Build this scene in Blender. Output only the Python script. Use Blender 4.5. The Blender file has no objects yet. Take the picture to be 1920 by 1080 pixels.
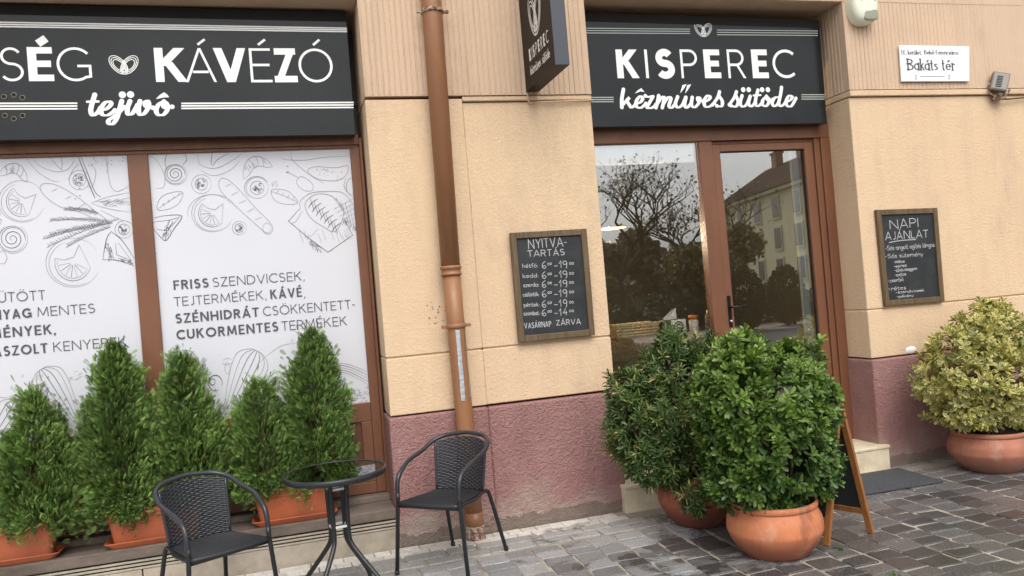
import bpy, math, random
import numpy as np
from mathutils import Vector, Matrix
random.seed(7); RNG = np.random.default_rng(7)
SC = bpy.context.scene
COL = SC.collection
R = math.radians
PI = math.pi

# ------------------------------------------------------------------ camera, sky, sun, exposure
CAM_Y, CAM_Z = -5.1, 1.529067
YAW, PITCH, ROLL, FPX = 0.27661962, 0.00936541, -0.08246199, 1493.0
_f = np.array([math.sin(YAW)*math.cos(PITCH), math.cos(YAW)*math.cos(PITCH), math.sin(PITCH)])
_r = np.array([math.cos(YAW), -math.sin(YAW), 0.0]); _u = np.cross(_r, _f)
_c, _s = math.cos(ROLL), math.sin(ROLL)
_r, _u = _c*_r + _s*_u, -_s*_r + _c*_u
_o = np.array([0.0, CAM_Y, CAM_Z])
def at(x, y, ax=1, v=0.0):
    """survey helper: a photo pixel -> the world point it shows on the plane axis=v"""
    d = _f*FPX + _r*(x-960) - _u*(y-540)
    t = (v-_o[ax])/d[ax]
    return Vector(_o + t*d)

cam_d = bpy.data.cameras.new('camera'); cam = bpy.data.objects.new('camera', cam_d); COL.objects.link(cam)
cam_d.sensor_width = 36; cam_d.lens = FPX/1920*36; cam_d.clip_end = 500; cam_d.clip_start = 0.05
cam.matrix_world = Matrix(((_r[0], _u[0], -_f[0], 0), (_r[1], _u[1], -_f[1], CAM_Y), (_r[2], _u[2], -_f[2], CAM_Z), (0, 0, 0, 1)))
SC.camera = cam
SUN_EL, SUN_AZ = R(52), R(182)          # azimuth clockwise from +y
W = bpy.data.worlds.new('World'); SC.world = W; W.use_nodes = True
nt = W.node_tree; nt.nodes.clear()
sky = nt.nodes.new('ShaderNodeTexSky'); sky.sky_type = 'NISHITA'; sky.sun_disc = False
sky.sun_elevation = SUN_EL; sky.sun_rotation = SUN_AZ; sky.dust_density = 4; sky.air_density = 1.0
hs = nt.nodes.new('ShaderNodeHueSaturation'); hs.inputs['Saturation'].default_value = 0.22; hs.inputs['Value'].default_value = 1.0
bg = nt.nodes.new('ShaderNodeBackground'); bg.inputs[1].default_value = 0.15
ow = nt.nodes.new('ShaderNodeOutputWorld')
nt.links.new(sky.outputs[0], hs.inputs['Color']); nt.links.new(hs.outputs[0], bg.inputs[0]); nt.links.new(bg.outputs[0], ow.inputs[0])
sun_d = bpy.data.lights.new('sun', 'SUN'); sun_d.energy = 0.6; sun_d.angle = R(45); sun_d.color = (1.0, 0.95, 0.87)
sun = bpy.data.objects.new('sun', sun_d); COL.objects.link(sun)
_sd = Vector((math.sin(SUN_AZ)*math.cos(SUN_EL), math.cos(SUN_AZ)*math.cos(SUN_EL), math.sin(SUN_EL)))
sun.rotation_euler = (-_sd).to_track_quat('-Z', 'Y').to_euler()
SC.view_settings.view_transform = 'Standard'; SC.view_settings.look = 'None'
SC.view_settings.exposure = 0.66; SC.view_settings.gamma = 1

# ------------------------------------------------------------------ materials
def mat(name, col, rough=0.6, metal=0.0, spec=0.5):
    m = bpy.data.materials.new(name); m.use_nodes = True
    b = m.node_tree.nodes['Principled BSDF']
    b.inputs['Base Color'].default_value = (*col, 1); b.inputs['Roughness'].default_value = rough
    b.inputs['Metallic'].default_value = metal; b.inputs['Specular IOR Level'].default_value = spec
    return m
class N:
    def __init__(s, m): s.m = m; s.t = m.node_tree; s.b = s.t.nodes['Principled BSDF']; s.tc = s.t.nodes.new('ShaderNodeTexCoord')
    def node(s, t, **k):
        n = s.t.nodes.new(t)
        for a, v in k.items(): setattr(n, a, v)
        return n
    def link(s, a, b): s.t.links.new(a, b)
    def noise(s, scale, detail=4, rough=0.55, stretch=None, gen='Object', dist=0.0):
        n = s.node('ShaderNodeTexNoise'); n.inputs['Scale'].default_value = scale; n.inputs['Detail'].default_value = detail
        n.inputs['Roughness'].default_value = rough; n.inputs['Distortion'].default_value = dist
        src = s.tc.outputs[gen]
        if stretch:
            mp = s.node('ShaderNodeMapping'); mp.inputs['Scale'].default_value = stretch; s.link(src, mp.inputs['Vector']); src = mp.outputs[0]
        s.link(src, n.inputs['Vector']); return n.outputs['Fac']
    def ramp(s, fac, stops):
        n = s.node('ShaderNodeValToRGB'); e = n.color_ramp.elements
        while len(e) < len(stops): e.new(0.5)
        for q, (p, c) in zip(e, stops): q.position = p; q.color = (c, c, c, 1) if isinstance(c, (int, float)) else (*c, 1)
        s.link(fac, n.inputs[0]); return n.outputs[0]
    def mix(s, fac, a, b, mode='MIX'):
        n = s.node('ShaderNodeMix', data_type='RGBA', blend_type=mode)
        for i, v in ((0, fac), (6, a), (7, b)):
            if isinstance(v, (int, float)): n.inputs[i].default_value = v
            elif isinstance(v, tuple): n.inputs[i].default_value = (*v, 1)
            else: s.link(v, n.inputs[i])
        return n.outputs[2]
    def math(s, op, a, b=0.0):
        n = s.node('ShaderNodeMath', operation=op)
        for i, v in ((0, a), (1, b)):
            if isinstance(v, (int, float)): n.inputs[i].default_value = v
            else: s.link(v, n.inputs[i])
        return n.outputs[0]
    def sepz(s, which='Z'):
        n = s.node('ShaderNodeSeparateXYZ'); s.link(s.tc.outputs['Object'], n.inputs[0]); return n.outputs[which]
    def color(s, sock): s.link(sock, s.b.inputs['Base Color'])
    def rough(s, sock): s.link(sock, s.b.inputs['Roughness'])
    def bump(s, h, strength=0.5, dist=0.01, prev=None):
        n = s.node('ShaderNodeBump'); n.inputs['Strength'].default_value = strength; n.inputs['Distance'].default_value = dist
        s.link(h, n.inputs['Height'])
        if prev is not None: s.link(prev, n.inputs['Normal'])
        s.link(n.outputs[0], s.b.inputs['Normal']); return n.outputs[0]

def stucco(name, c1, c2, c3, bumpd=0.007, scale=85, strength=0.58):
    m = mat(name, c1, 0.92, spec=0.2); n = N(m)
    big = n.noise(1.1, 5, 0.6); mid = n.noise(5.5, 5, 0.65)
    c = n.mix(n.ramp(big, [(0.35, 0.0), (0.7, 1.0)]), c1, c2)
    c = n.mix(n.math('MULTIPLY', n.ramp(mid, [(0.52, 0.0), (0.78, 1.0)]), 0.45), c, c3)
    streak = n.noise(3.2, 4, 0.6, (2.2, 2.2, 0.25))
    c = n.mix(n.math('MULTIPLY', n.ramp(streak, [(0.48, 0.0), (0.72, 1.0)]), 0.42), c, c3)
    grime = n.math('MULTIPLY', n.ramp(n.noise(1.7, 6, 0.7, (1.3, 1.3, 0.55)), [(0.53, 0.0), (0.72, 1.0)]), 0.32)
    c = n.mix(grime, c, (c3[0]*0.62, c3[1]*0.62, c3[2]*0.64))
    speck = n.math('MULTIPLY', n.ramp(n.noise(38, 3, 0.5), [(0.70, 0.0), (0.76, 1.0)]), 0.30)
    c = n.mix(speck, c, (c3[0]*0.6, c3[1]*0.58, c3[2]*0.55))
    fine = n.noise(160, 3, 0.6)
    c = n.mix(0.16, c, n.ramp(fine, [(0.3, 0.15), (0.7, 0.9)]), 'OVERLAY')
    n.color(c)
    v = n.node('ShaderNodeTexVoronoi', feature='SMOOTH_F1'); v.inputs['Scale'].default_value = scale
    mp = n.node('ShaderNodeMapping'); mp.inputs['Scale'].default_value = (1.0, 1.0, 1.25); mp.inputs['Rotation'].default_value = (0, R(25), 0)
    dn = n.node('ShaderNodeTexNoise'); dn.inputs['Scale'].default_value = 9; n.link(n.tc.outputs['Object'], dn.inputs['Vector'])
    mv = n.node('ShaderNodeMix', data_type='VECTOR'); mv.inputs[0].default_value = 0.14
    n.link(n.tc.outputs['Object'], mv.inputs[4]); n.link(dn.outputs['Color'], mv.inputs[5])
    n.link(mv.outputs[1], mp.inputs['Vector']); n.link(mp.outputs[0], v.inputs['Vector'])
    h1 = n.math('ADD', n.math('MULTIPLY', v.outputs['Distance'], 0.7), n.math('MULTIPLY', n.noise(42, 5, 0.7), 1.3))
    b1 = n.bump(h1, strength, bumpd)
    n.bump(fine, 0.25, 0.003, b1)
    return m
M = {}
M['wall'] = stucco('peach stucco', (0.655, 0.470, 0.312), (0.69, 0.515, 0.335), (0.56, 0.405, 0.29))
M['wall_upper'] = stucco('pinkish ribbed stucco', (0.585, 0.425, 0.305), (0.615, 0.445, 0.315), (0.49, 0.36, 0.26), 0.004, 120, 0.5)
def plinth_mat():
    m = stucco('mauve rough stucco', (0.325, 0.170, 0.158), (0.37, 0.205, 0.19), (0.255, 0.135, 0.126), 0.013, 62, 1.0); n = N(m)
    old = m.node_tree.nodes['Principled BSDF'].inputs['Base Color'].links[0].from_socket
    z = n.sepz()
    f = n.math('ADD', n.math('MULTIPLY', z, -1.7), n.math('ADD', n.math('MULTIPLY', n.noise(2.2, 5, 0.62), 1.25), -0.20))
    f = n.ramp(f, [(0.02, 0.0), (0.42, 1.0)])
    g = n.mix(n.ramp(n.noise(14, 4), [(0.35, 0.0), (0.7, 1.0)]), (0.42, 0.35, 0.29), (0.33, 0.255, 0.22))
    c = n.mix(n.math('MULTIPLY', f, 0.92), old, g)
    d = n.ramp(n.math('ADD', z, n.math('MULTIPLY', n.noise(7, 5, 0.7), -0.16)), [(-0.085, 1.0), (-0.02, 0.0)])
    c = n.mix(n.math('MULTIPLY', d, 0.6), c, (0.13, 0.105, 0.085))
    sc_ = n.math('MULTIPLY', n.ramp(n.noise(16, 5, 0.7, (1, 1, 0.6)), [(0.63, 0.0), (0.69, 1.0)]), 0.35)
    n.color(n.mix(sc_, c, (0.44, 0.33, 0.29))); return m
M['plinth'] = plinth_mat()
def painted_wood(name, c1, c2, rough=0.42):
    m = mat(name, c1, rough); n = N(m)
    a = n.noise(6, 5, 0.6, (1, 1, 0.3)); n.color(n.mix(n.ramp(a, [(0.35, 0.0), (0.7, 1.0)]), c1, c2))
    n.rough(n.ramp(n.noise(25, 3), [(0.3, rough-0.08), (0.7, rough+0.15)]))
    n.bump(n.noise(70, 3, 0.6, (1, 1, 0.12)), 0.12, 0.002); return m
M['brown'] = painted_wood('brown painted joinery', (0.178, 0.072, 0.034), (0.145, 0.056, 0.028))
M['brown_dark'] = painted_wood('dark brown panel', (0.125, 0.048, 0.024), (0.10, 0.038, 0.020))
M['sign'] = mat('anthracite sign sheet', (0.020, 0.022, 0.024), 0.38, spec=0.30)
n = N(M['sign']); n.color(n.mix(n.ramp(n.noise(3, 4), [(0.3, 0.0), (0.75, 1.0)]), (0.010, 0.011, 0.012), (0.015, 0.017, 0.018)))
n.rough(n.ramp(n.noise(2.2, 5, 0.6), [(0.3, 0.13), (0.7, 0.22)]))
M['signbox'] = mat('dark box sign', (0.016, 0.013, 0.010), 0.5, spec=0.2)
M['signedge'] = mat('slate box sign edge', (0.055, 0.062, 0.078), 0.5)
M['white'] = mat('white vinyl', (0.82, 0.82, 0.80), 0.5)
M['vinyl_dim'] = mat('pale grey vinyl', (0.40, 0.44, 0.41), 0.5)
M['film'] = mat('white window film', (0.76, 0.755, 0.80), 0.35)
n = N(M['film']); n.color(n.mix(n.ramp(n.noise(0.9, 3), [(0.35, 0.0), (0.7, 1.0)]), (0.60, 0.605, 0.65), (0.64, 0.645, 0.685)))
M['ink'] = mat('grey print', (0.075, 0.075, 0.082), 0.5)
M['ink_mid'] = mat('mid grey print', (0.12, 0.12, 0.13), 0.5)
M['pencil'] = mat('pencil print', (0.30, 0.30, 0.33), 0.5)
M['pencil_dark'] = mat('dark pencil print', (0.10, 0.10, 0.11), 0.5)
M['chalkboard'] = mat('chalkboard slate', (0.016, 0.018, 0.020), 0.6)
n = N(M['chalkboard']); n.color(n.mix(n.ramp(n.noise(7, 5, 0.65), [(0.4, 0.0), (0.8, 1.0)]), (0.013, 0.015, 0.017), (0.035, 0.038, 0.042)))
M['chalk'] = mat('chalk', (0.46, 0.46, 0.47), 0.9)
def wood(name, c1, c2, rough=0.55, stretch=(14, 14, 1.2)):
    m = mat(name, c1, rough); n = N(m)
    a = n.noise(4.0, 6, 0.65, stretch, dist=0.6); n.color(n.mix(n.ramp(a, [(0.35, 0.0), (0.68, 1.0)]), c1, c2))
    n.bump(a, 0.2, 0.002); return m
M['old_wood'] = wood('weathered frame wood', (0.155, 0.102, 0.050), (0.07, 0.043, 0.022))
M['board_wood'] = wood('varnished board wood', (0.36, 0.155, 0.048), (0.23, 0.088, 0.028), 0.35)
M['pipe'] = mat('brown painted pipe', (0.26, 0.105, 0.042), 0.4)
n = N(M['pipe']); n.color(n.mix(n.ramp(n.noise(3.5, 5, 0.65, (3, 3, 0.5)), [(0.38, 0.0), (0.72, 1.0)]), (0.30, 0.138, 0.060), (0.25, 0.110, 0.053)))
n.rough(n.ramp(n.noise(9, 4), [(0.3, 0.3), (0.7, 0.6)]))
n.bump(n.noise(18, 4), 0.25, 0.004)
M['rust'] = mat('flaking rusty iron', (0.16, 0.06, 0.03), 0.8)
n = N(M['rust']); n.color(n.mix(n.ramp(n.noise(45, 4, 0.7), [(0.45, 0.0), (0.58, 1.0)]), (0.15, 0.055, 0.026), (0.42, 0.36, 0.28))); n.bump(n.noise(60, 4), 0.7, 0.006)
M['tape'] = mat('silver foil tape', (0.50, 0.53, 0.56), 0.35, 0.6)
n = N(M['tape']); n.bump(n.noise(50, 4, 0.7), 0.8, 0.006)
def terracotta(name, c1, c2, c3):
    m = mat(name, c1, 0.62, spec=0.35); n = N(m)
    c = n.mix(n.ramp(n.noise(3.5, 5, 0.65), [(0.38, 0.0), (0.68, 1.0)]), c1, c2)
    s = n.noise(5.0, 4, 0.65, (2.5, 2.5, 0.5))
    c = n.mix(n.math('MULTIPLY', n.ramp(s, [(0.52, 0.0), (0.66, 1.0)]), 0.6), c, c3)
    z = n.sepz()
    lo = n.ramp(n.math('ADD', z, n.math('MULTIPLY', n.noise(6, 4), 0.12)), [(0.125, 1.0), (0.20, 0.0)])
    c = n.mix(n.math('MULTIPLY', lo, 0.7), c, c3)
    bl = n.math('MULTIPLY', n.ramp(n.noise(8, 6, 0.7, (1, 1, 0.7)), [(0.55, 0.0), (0.72, 1.0)]), 0.40); c = n.mix(bl, c, (0.60, 0.42, 0.32))
    sp_ = n.math('MULTIPLY', n.ramp(n.noise(70, 3, 0.6), [(0.66, 0.0), (0.72, 1.0)]), 0.45); c = n.mix(sp_, c, (0.16, 0.09, 0.06))
    n.color(c); n.bump(n.noise(30, 4, 0.6, (1, 1, 3)), 0.30, 0.004); n.rough(n.ramp(n.noise(5, 4), [(0.3, 0.45), (0.7, 0.75)])); return m
M['terracotta'] = terracotta('orange terracotta', (0.60, 0.215, 0.098), (0.50, 0.17, 0.078), (0.24, 0.085, 0.055))
M['terracotta_red'] = terracotta('red terracotta', (0.30, 0.088, 0.050), (0.24, 0.068, 0.040), (0.13, 0.05, 0.036))
M['terracotta_pale'] = terracotta('rosy terracotta', (0.44, 0.175, 0.108), (0.35, 0.125, 0.080), (0.25, 0.13, 0.10))
M['planter'] = mat('orange planter plastic', (0.40, 0.095, 0.034), 0.45)
n = N(M['planter']); n.color(n.mix(n.ramp(n.noise(5, 4, 0.6), [(0.4, 0.0), (0.75, 1.0)]), (0.42, 0.105, 0.038), (0.30, 0.085, 0.042)))
n.rough(n.ramp(n.noise(12, 4), [(0.3, 0.4), (0.7, 0.75)]))
M['soil'] = mat('potting soil', (0.035, 0.024, 0.016), 0.95); n = N(M['soil']); n.bump(n.noise(60, 4), 1.0, 0.02)
M['black_metal'] = mat('black powder coated tube', (0.017, 0.018, 0.021), 0.33)
M['wicker'] = mat('black woven plastic', (0.026, 0.029, 0.036), 0.30)
M['wicker_seat'] = mat('black woven seat', (0.015, 0.016, 0.019), 0.5)
M['stem'] = mat('bark stem', (0.09, 0.055, 0.032), 0.85)
M['bark'] = mat('tree bark', (0.055, 0.042, 0.032), 0.9)
M['rubber'] = mat('grey doormat', (0.045, 0.048, 0.055), 0.9)
n = N(M['rubber']); n.color(n.mix(n.ramp(n.noise(90, 4, 0.7), [(0.35, 0.0), (0.7, 1.0)]), (0.030, 0.033, 0.038), (0.085, 0.09, 0.10))); n.bump(n.noise(150, 2), 0.9, 0.006)
M['marble'] = mat('cream stone step', (0.60, 0.51, 0.37), 0.45)
n = N(M['marble']); n.color(n.mix(n.ramp(n.noise(9, 6, 0.7), [(0.4, 0.0), (0.7, 1.0)]), (0.70, 0.61, 0.45), (0.54, 0.44, 0.30))); n.bump(n.noise(40, 4), 0.2, 0.003)
def ledge_mat():
    m = mat('weathered stone ledge', (0.20, 0.16, 0.125), 0.85); n = N(m)
    c = n.mix(n.ramp(n.noise(7, 6, 0.7, (0.5, 1, 1)), [(0.35, 0.0), (0.68, 1.0)]), (0.17, 0.132, 0.105), (0.085, 0.063, 0.05)); n.color(c); n.bump(n.noise(45, 5), 0.6, 0.006); return m
M['ledge'] = ledge_mat()
M['ledge_base'] = mat('beige stone base', (0.52, 0.455, 0.36), 0.85)
n = N(M['ledge_base']); n.color(n.mix(n.ramp(n.noise(6, 6, 0.7), [(0.4, 0.0), (0.75, 1.0)]), (0.41, 0.355, 0.28), (0.26, 0.22, 0.175))); n.bump(n.noise(40, 4), 0.4, 0.004)
M['void'] = mat('black slot and soffit shade', (0.01, 0.009, 0.008), 0.9)  # slots and seals, also the painted soffit shade on the fascia signs
M['cream_plastic'] = mat('cream plastic', (0.76, 0.77, 0.63), 0.4)
M['cream_dark'] = mat('grey green lens', (0.28, 0.29, 0.22), 0.3)
M['enamel'] = mat('white enamel', (0.83, 0.83, 0.84), 0.3)
M['grey_metal'] = mat('grey metal', (0.20, 0.175, 0.14), 0.5, 0.3)
M['lamp_glass'] = mat('lamp glass', (0.28, 0.26, 0.23), 0.15)
M['room'] = mat('room wall', (0.24, 0.215, 0.185), 0.8)
M['room_floor'] = mat('room floor', (0.12, 0.10, 0.08), 0.6)
M['blind'] = mat('white blind', (0.75, 0.76, 0.78), 0.7)
M['counter'] = wood('counter planks', (0.27, 0.17, 0.09), (0.12, 0.07, 0.035), 0.5, (1.0, 12, 14))
M['basket'] = mat('basket wicker', (0.62, 0.50, 0.32), 0.8); n = N(M['basket']); n.bump(n.noise(70, 3, 0.6, (1, 1, 3)), 1.0, 0.01)
M['paper'] = mat('paper white', (0.80, 0.80, 0.80), 0.8)
M['navy'] = mat('dark blue box', (0.03, 0.035, 0.06), 0.4)
M['orange'] = mat('orange lid', (0.65, 0.20, 0.03), 0.6)
M['grey_pale'] = mat('pale grey cloth', (0.36, 0.38, 0.37), 0.8)
M['handle'] = mat('black door furniture', (0.012, 0.012, 0.013), 0.3, 0.4)
M['copper'] = mat('warm lamp', (0.5, 0.3, 0.1), 0.5)
b = M['copper'].node_tree.nodes['Principled BSDF']; b.inputs['Emission Color'].default_value = (1.0, 0.72, 0.35, 1); b.inputs['Emission Strength'].default_value = 2.5
M['clip'] = mat('white plastic clip', (0.7, 0.7, 0.68), 0.5)

def glass(name, refl=2.0, base=0.10, tint=(0.9, 0.93, 0.92), ior=1.5):
    m = bpy.data.materials.new(name); m.use_nodes = True; t = m.node_tree; t.nodes.clear()
    out = t.nodes.new('ShaderNodeOutputMaterial'); mx = t.nodes.new('ShaderNodeMixShader')
    tr = t.nodes.new('ShaderNodeBsdfTransparent'); tr.inputs[0].default_value = (*tint, 1)
    gl = t.nodes.new('ShaderNodeBsdfGlossy'); gl.inputs['Roughness'].default_value = 0.0; gl.inputs[0].default_value = (1, 1, 1, 1)
    fr = t.nodes.new('ShaderNodeFresnel'); fr.inputs[0].default_value = ior
    ma = t.nodes.new('ShaderNodeMath'); ma.operation = 'MULTIPLY_ADD'; ma.use_clamp = True; ma.inputs[1].default_value = refl; ma.inputs[2].default_value = base
    t.links.new(fr.outputs[0], ma.inputs[0]); t.links.new(ma.outputs[0], mx.inputs[0]); t.links.new(tr.outputs[0], mx.inputs[1]); t.links.new(gl.outputs[0], mx.inputs[2])
    t.links.new(mx.outputs[0], out.inputs[0]); return m
M['glass'] = glass('shop glass', 1.3, 0.15, (0.97, 0.98, 0.975))
M['table_glass'] = glass('smoked table glass', 0.45, 0.0, (0.14, 0.19, 0.165))

def leaf_mat(name, rough=0.4, sss=0.0):
    m = mat(name, (0.05, 0.1, 0.02), rough, spec=0.4); n = N(m)
    a = n.node('ShaderNodeVertexColor', layer_name='Col'); n.color(a.outputs[0])
    b = n.b
    t = n.node('ShaderNodeBsdfTranslucent'); n.link(a.outputs[0], t.inputs[0])
    mx = n.node('ShaderNodeMixShader'); mx.inputs[0].default_value = 0.22
    out = m.node_tree.nodes['Material Output']
    n.link(b.outputs[0], mx.inputs[1]); n.link(t.outputs[0], mx.inputs[2]); n.link(mx.outputs[0], out.inputs[0]); return m
M['leaf_glossy'] = leaf_mat('glossy leaves', 0.30); M['leaf_matte'] = leaf_mat('scale leaves', 0.6)

# ------------------------------------------------------------------ object helpers
def tag(o, label=None, cat=None, group=None, kind=None):
    if label: o['label'] = label
    if cat: o['category'] = cat
    if group: o['group'] = group
    if kind: o['kind'] = kind
    return o
def empty(name, loc=(0, 0, 0), rz=0.0, label=None, cat=None, group=None):
    o = bpy.data.objects.new(name, None); o.empty_display_size = 0.1; COL.objects.link(o); o.location = loc; o.rotation_euler = (0, 0, rz)
    return tag(o, label, cat, group)
def link(name, me, mats, parent=None):
    o = bpy.data.objects.new(name, me); COL.objects.link(o)
    for m in (mats if isinstance(mats, (list, tuple)) else [mats]): me.materials.append(m)
    if parent: o.parent = parent
    return o
def copy_tree(o, parent=None):
    c = o.copy(); COL.objects.link(c)
    if parent: c.parent = parent
    for ch in list(o.children): copy_tree(ch, c)
    return c
class MB:
    def __init__(s): s.v = []; s.f = []; s.mi = []; s.sm = []
    def add(s, v, f, mi=0, sm=False, T=None):
        o = len(s.v)
        s.v += [tuple(T @ Vector(p)) if T is not None else tuple(p) for p in v]
        s.f += [tuple(i+o for i in q) for q in f]; s.mi += [mi]*len(f); s.sm += [sm]*len(f); return s
    def box(s, x0, x1, y0, y1, z0, z1, mi=0, T=None):
        v = [(x0, y0, z0), (x1, y0, z0), (x1, y1, z0), (x0, y1, z0), (x0, y0, z1), (x1, y0, z1), (x1, y1, z1), (x0, y1, z1)]
        return s.add(v, [(0, 3, 2, 1), (4, 5, 6, 7), (0, 1, 5, 4), (1, 2, 6, 5), (2, 3, 7, 6), (3, 0, 4, 7)], mi, False, T)
    def tube(s, pts, r, n=10, mi=0, caps=True, closed=False, flat=None, T=None):
        pts = [Vector(p) for p in pts]; k = len(pts); rs = r if isinstance(r, (list, tuple)) else [r]*k
        tang = []
        for i in range(k):
            a = pts[(i-1) % k] if (closed or i > 0) else pts[0]; b = pts[(i+1) % k] if (closed or i < k-1) else pts[-1]
            tang.append((b-a).normalized())
        up = Vector((0, 0, 1)) if abs(tang[0].z) < 0.9 else Vector((0, 1, 0))
        x = tang[0].cross(up).normalized(); v = []; f = []
        for i in range(k):
            t = tang[i]; x = (x - t*x.dot(t)).normalized(); y = t.cross(x)
            for j in range(n):
                a = 2*PI*j/n; fy = flat if flat else 1.0
                v.append(pts[i] + x*math.cos(a)*rs[i] + y*math.sin(a)*rs[i]*fy)
        for i in range(k if closed else k-1):
            i2 = (i+1) % k
            for j in range(n): f.append((i*n+j, i*n+(j+1) % n, i2*n+(j+1) % n, i2*n+j))
        if caps and not closed: f.append(tuple(range(n-1, -1, -1))); f.append(tuple((k-1)*n+j for j in range(n)))
        return s.add(v, f, mi, True, T)
    def lathe(s, prof, n=48, mi=0, c=(0, 0), T=None):
        v = []; f = []; k = len(prof)
        for (r, z) in prof:
            for j in range(n): a = 2*PI*j/n; v.append((c[0]+r*math.cos(a), c[1]+r*math.sin(a), z))
        for i in range(k-1):
            for j in range(n): f.append((i*n+j, i*n+(j+1) % n, (i+1)*n+(j+1) % n, (i+1)*n+j))
        return s.add(v, f, mi, True, T)
    def build(s, name, mats, parent=None, bevel=0.0, seg=2):
        me = bpy.data.meshes.new(name); me.from_pydata(s.v, [], s.f)
        me.polygons.foreach_set('material_index', s.mi); me.polygons.foreach_set('use_smooth', s.sm); me.update()
        o = link(name, me, mats, parent)
        if bevel:
            b = o.modifiers.new('Bevel', 'BEVEL'); b.width = bevel; b.segments = seg; b.limit_method = 'ANGLE'; b.angle_limit = R(40)
        return o

# ------------------------------------------------------------------ 2-D strokes (lettering, drawings)
def spl(p, n=7, closed=False):
    P = [np.array(q, float) for q in p]; out = []; k = len(P)
    for i in range(k if closed else k-1):
        if closed: a, b, c, d = P[(i-1) % k], P[i], P[(i+1) % k], P[(i+2) % k]
        else: a, b, c, d = P[max(i-1, 0)], P[i], P[i+1], P[min(i+2, k-1)]
        for j in range(n):
            t = j/n
            out.append(tuple(0.5*((2*b) + (c-a)*t + (2*a-5*b+4*c-d)*t*t + (3*b-a-3*c+d)*t**3)))
    if not closed: out.append(tuple(P[-1]))
    return out
def ell(cx, cy, rx, ry, a0=0, a1=360, n=28, rot=0):
    out = []; cr, sr = math.cos(R(rot)), math.sin(R(rot))
    for i in range(n+1):
        a = R(a0+(a1-a0)*i/n); x, y = rx*math.cos(a), ry*math.sin(a); out.append((cx+x*cr-y*sr, cy+x*sr+y*cr))
    return out
class Ink:
    """flat strokes on a plane; mp(u,v,h) gives the 3-D point h above the surface"""
    def __init__(s, mp, h0=0.0015): s.mb = MB(); s.mp = mp; s.k = 0; s.h0 = h0
    def h(s): s.k += 1; return s.h0 + (s.k % 9)*0.00012
    def stroke(s, pts, w, closed=False, contrast=None, round_=False, taper=False):
        P = [Vector((p[0], p[1])) for p in pts]; Q = [P[0]]
        for p in P[1:]:
            if (p-Q[-1]).length > 1e-5: Q.append(p)
        if closed and (Q[0]-Q[-1]).length < 1e-4: Q.pop()
        k = len(Q)
        if k < 2: return
        L = []; Rr = []
        for i in range(k):
            d0 = (Q[i]-Q[i-1]) if (closed or i > 0) else (Q[1]-Q[0])
            d1 = (Q[(i+1) % k]-Q[i]) if (closed or i < k-1) else (Q[-1]-Q[-2])
            d0 = d0.normalized(); d1 = d1.normalized(); t = d0+d1
            if t.length < 0.35: t = d1.copy()
            t.normalize(); nrm = Vector((-t.y, t.x)); c = max(0.45, nrm.dot(Vector((-d1.y, d1.x))))
            ww = w
            if contrast: ww = w*(contrast + (1-contrast)*abs(t.y)**1.3)
            if taper: ww = w*(0.35+0.65*math.sin(PI*min(1, max(0, (i+0.4)/(k-0.2)))))
            L.append(Q[i]+nrm*ww/2/c); Rr.append(Q[i]-nrm*ww/2/c)
        h = s.h(); v = []; f = []
        for i in range(k):
            hh = h+0.00011*i/max(1, k-1); v += [s.mp(L[i].x, L[i].y, hh), s.mp(Rr[i].x, Rr[i].y, hh)]
        for i in range(k if closed else k-1): a = 2*i; b = 2*((i+1) % k); f.append((a, a+1, b+1, b))
        s.mb.add(v, f)
        if round_:
            for q in (Q[0], Q[-1]): s.dot(q.x, q.y, w/2)
    def dot(s, x, y, rx, ry=None, n=14): s.poly(ell(x, y, rx, ry or rx, 0, 360-360/n, n-1))
    def poly(s, pts):
        h = s.h(); s.mb.add([s.mp(p[0], p[1], h) for p in pts], [tuple(range(len(pts)))])
    def diag(s, p, q, w):
        if p[1] > q[1]: p, q = q, p
        dx, dy = q[0]-p[0], q[1]-p[1]; l = math.hypot(dx, dy); hw = w/2*l/max(dy, 1e-6)
        s.poly([(p[0]-hw, p[1]), (p[0]+hw, p[1]), (q[0]+hw, q[1]), (q[0]-hw, q[1])])
    def build(s, name, m, parent): return s.mb.build(name, m, parent)

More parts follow.
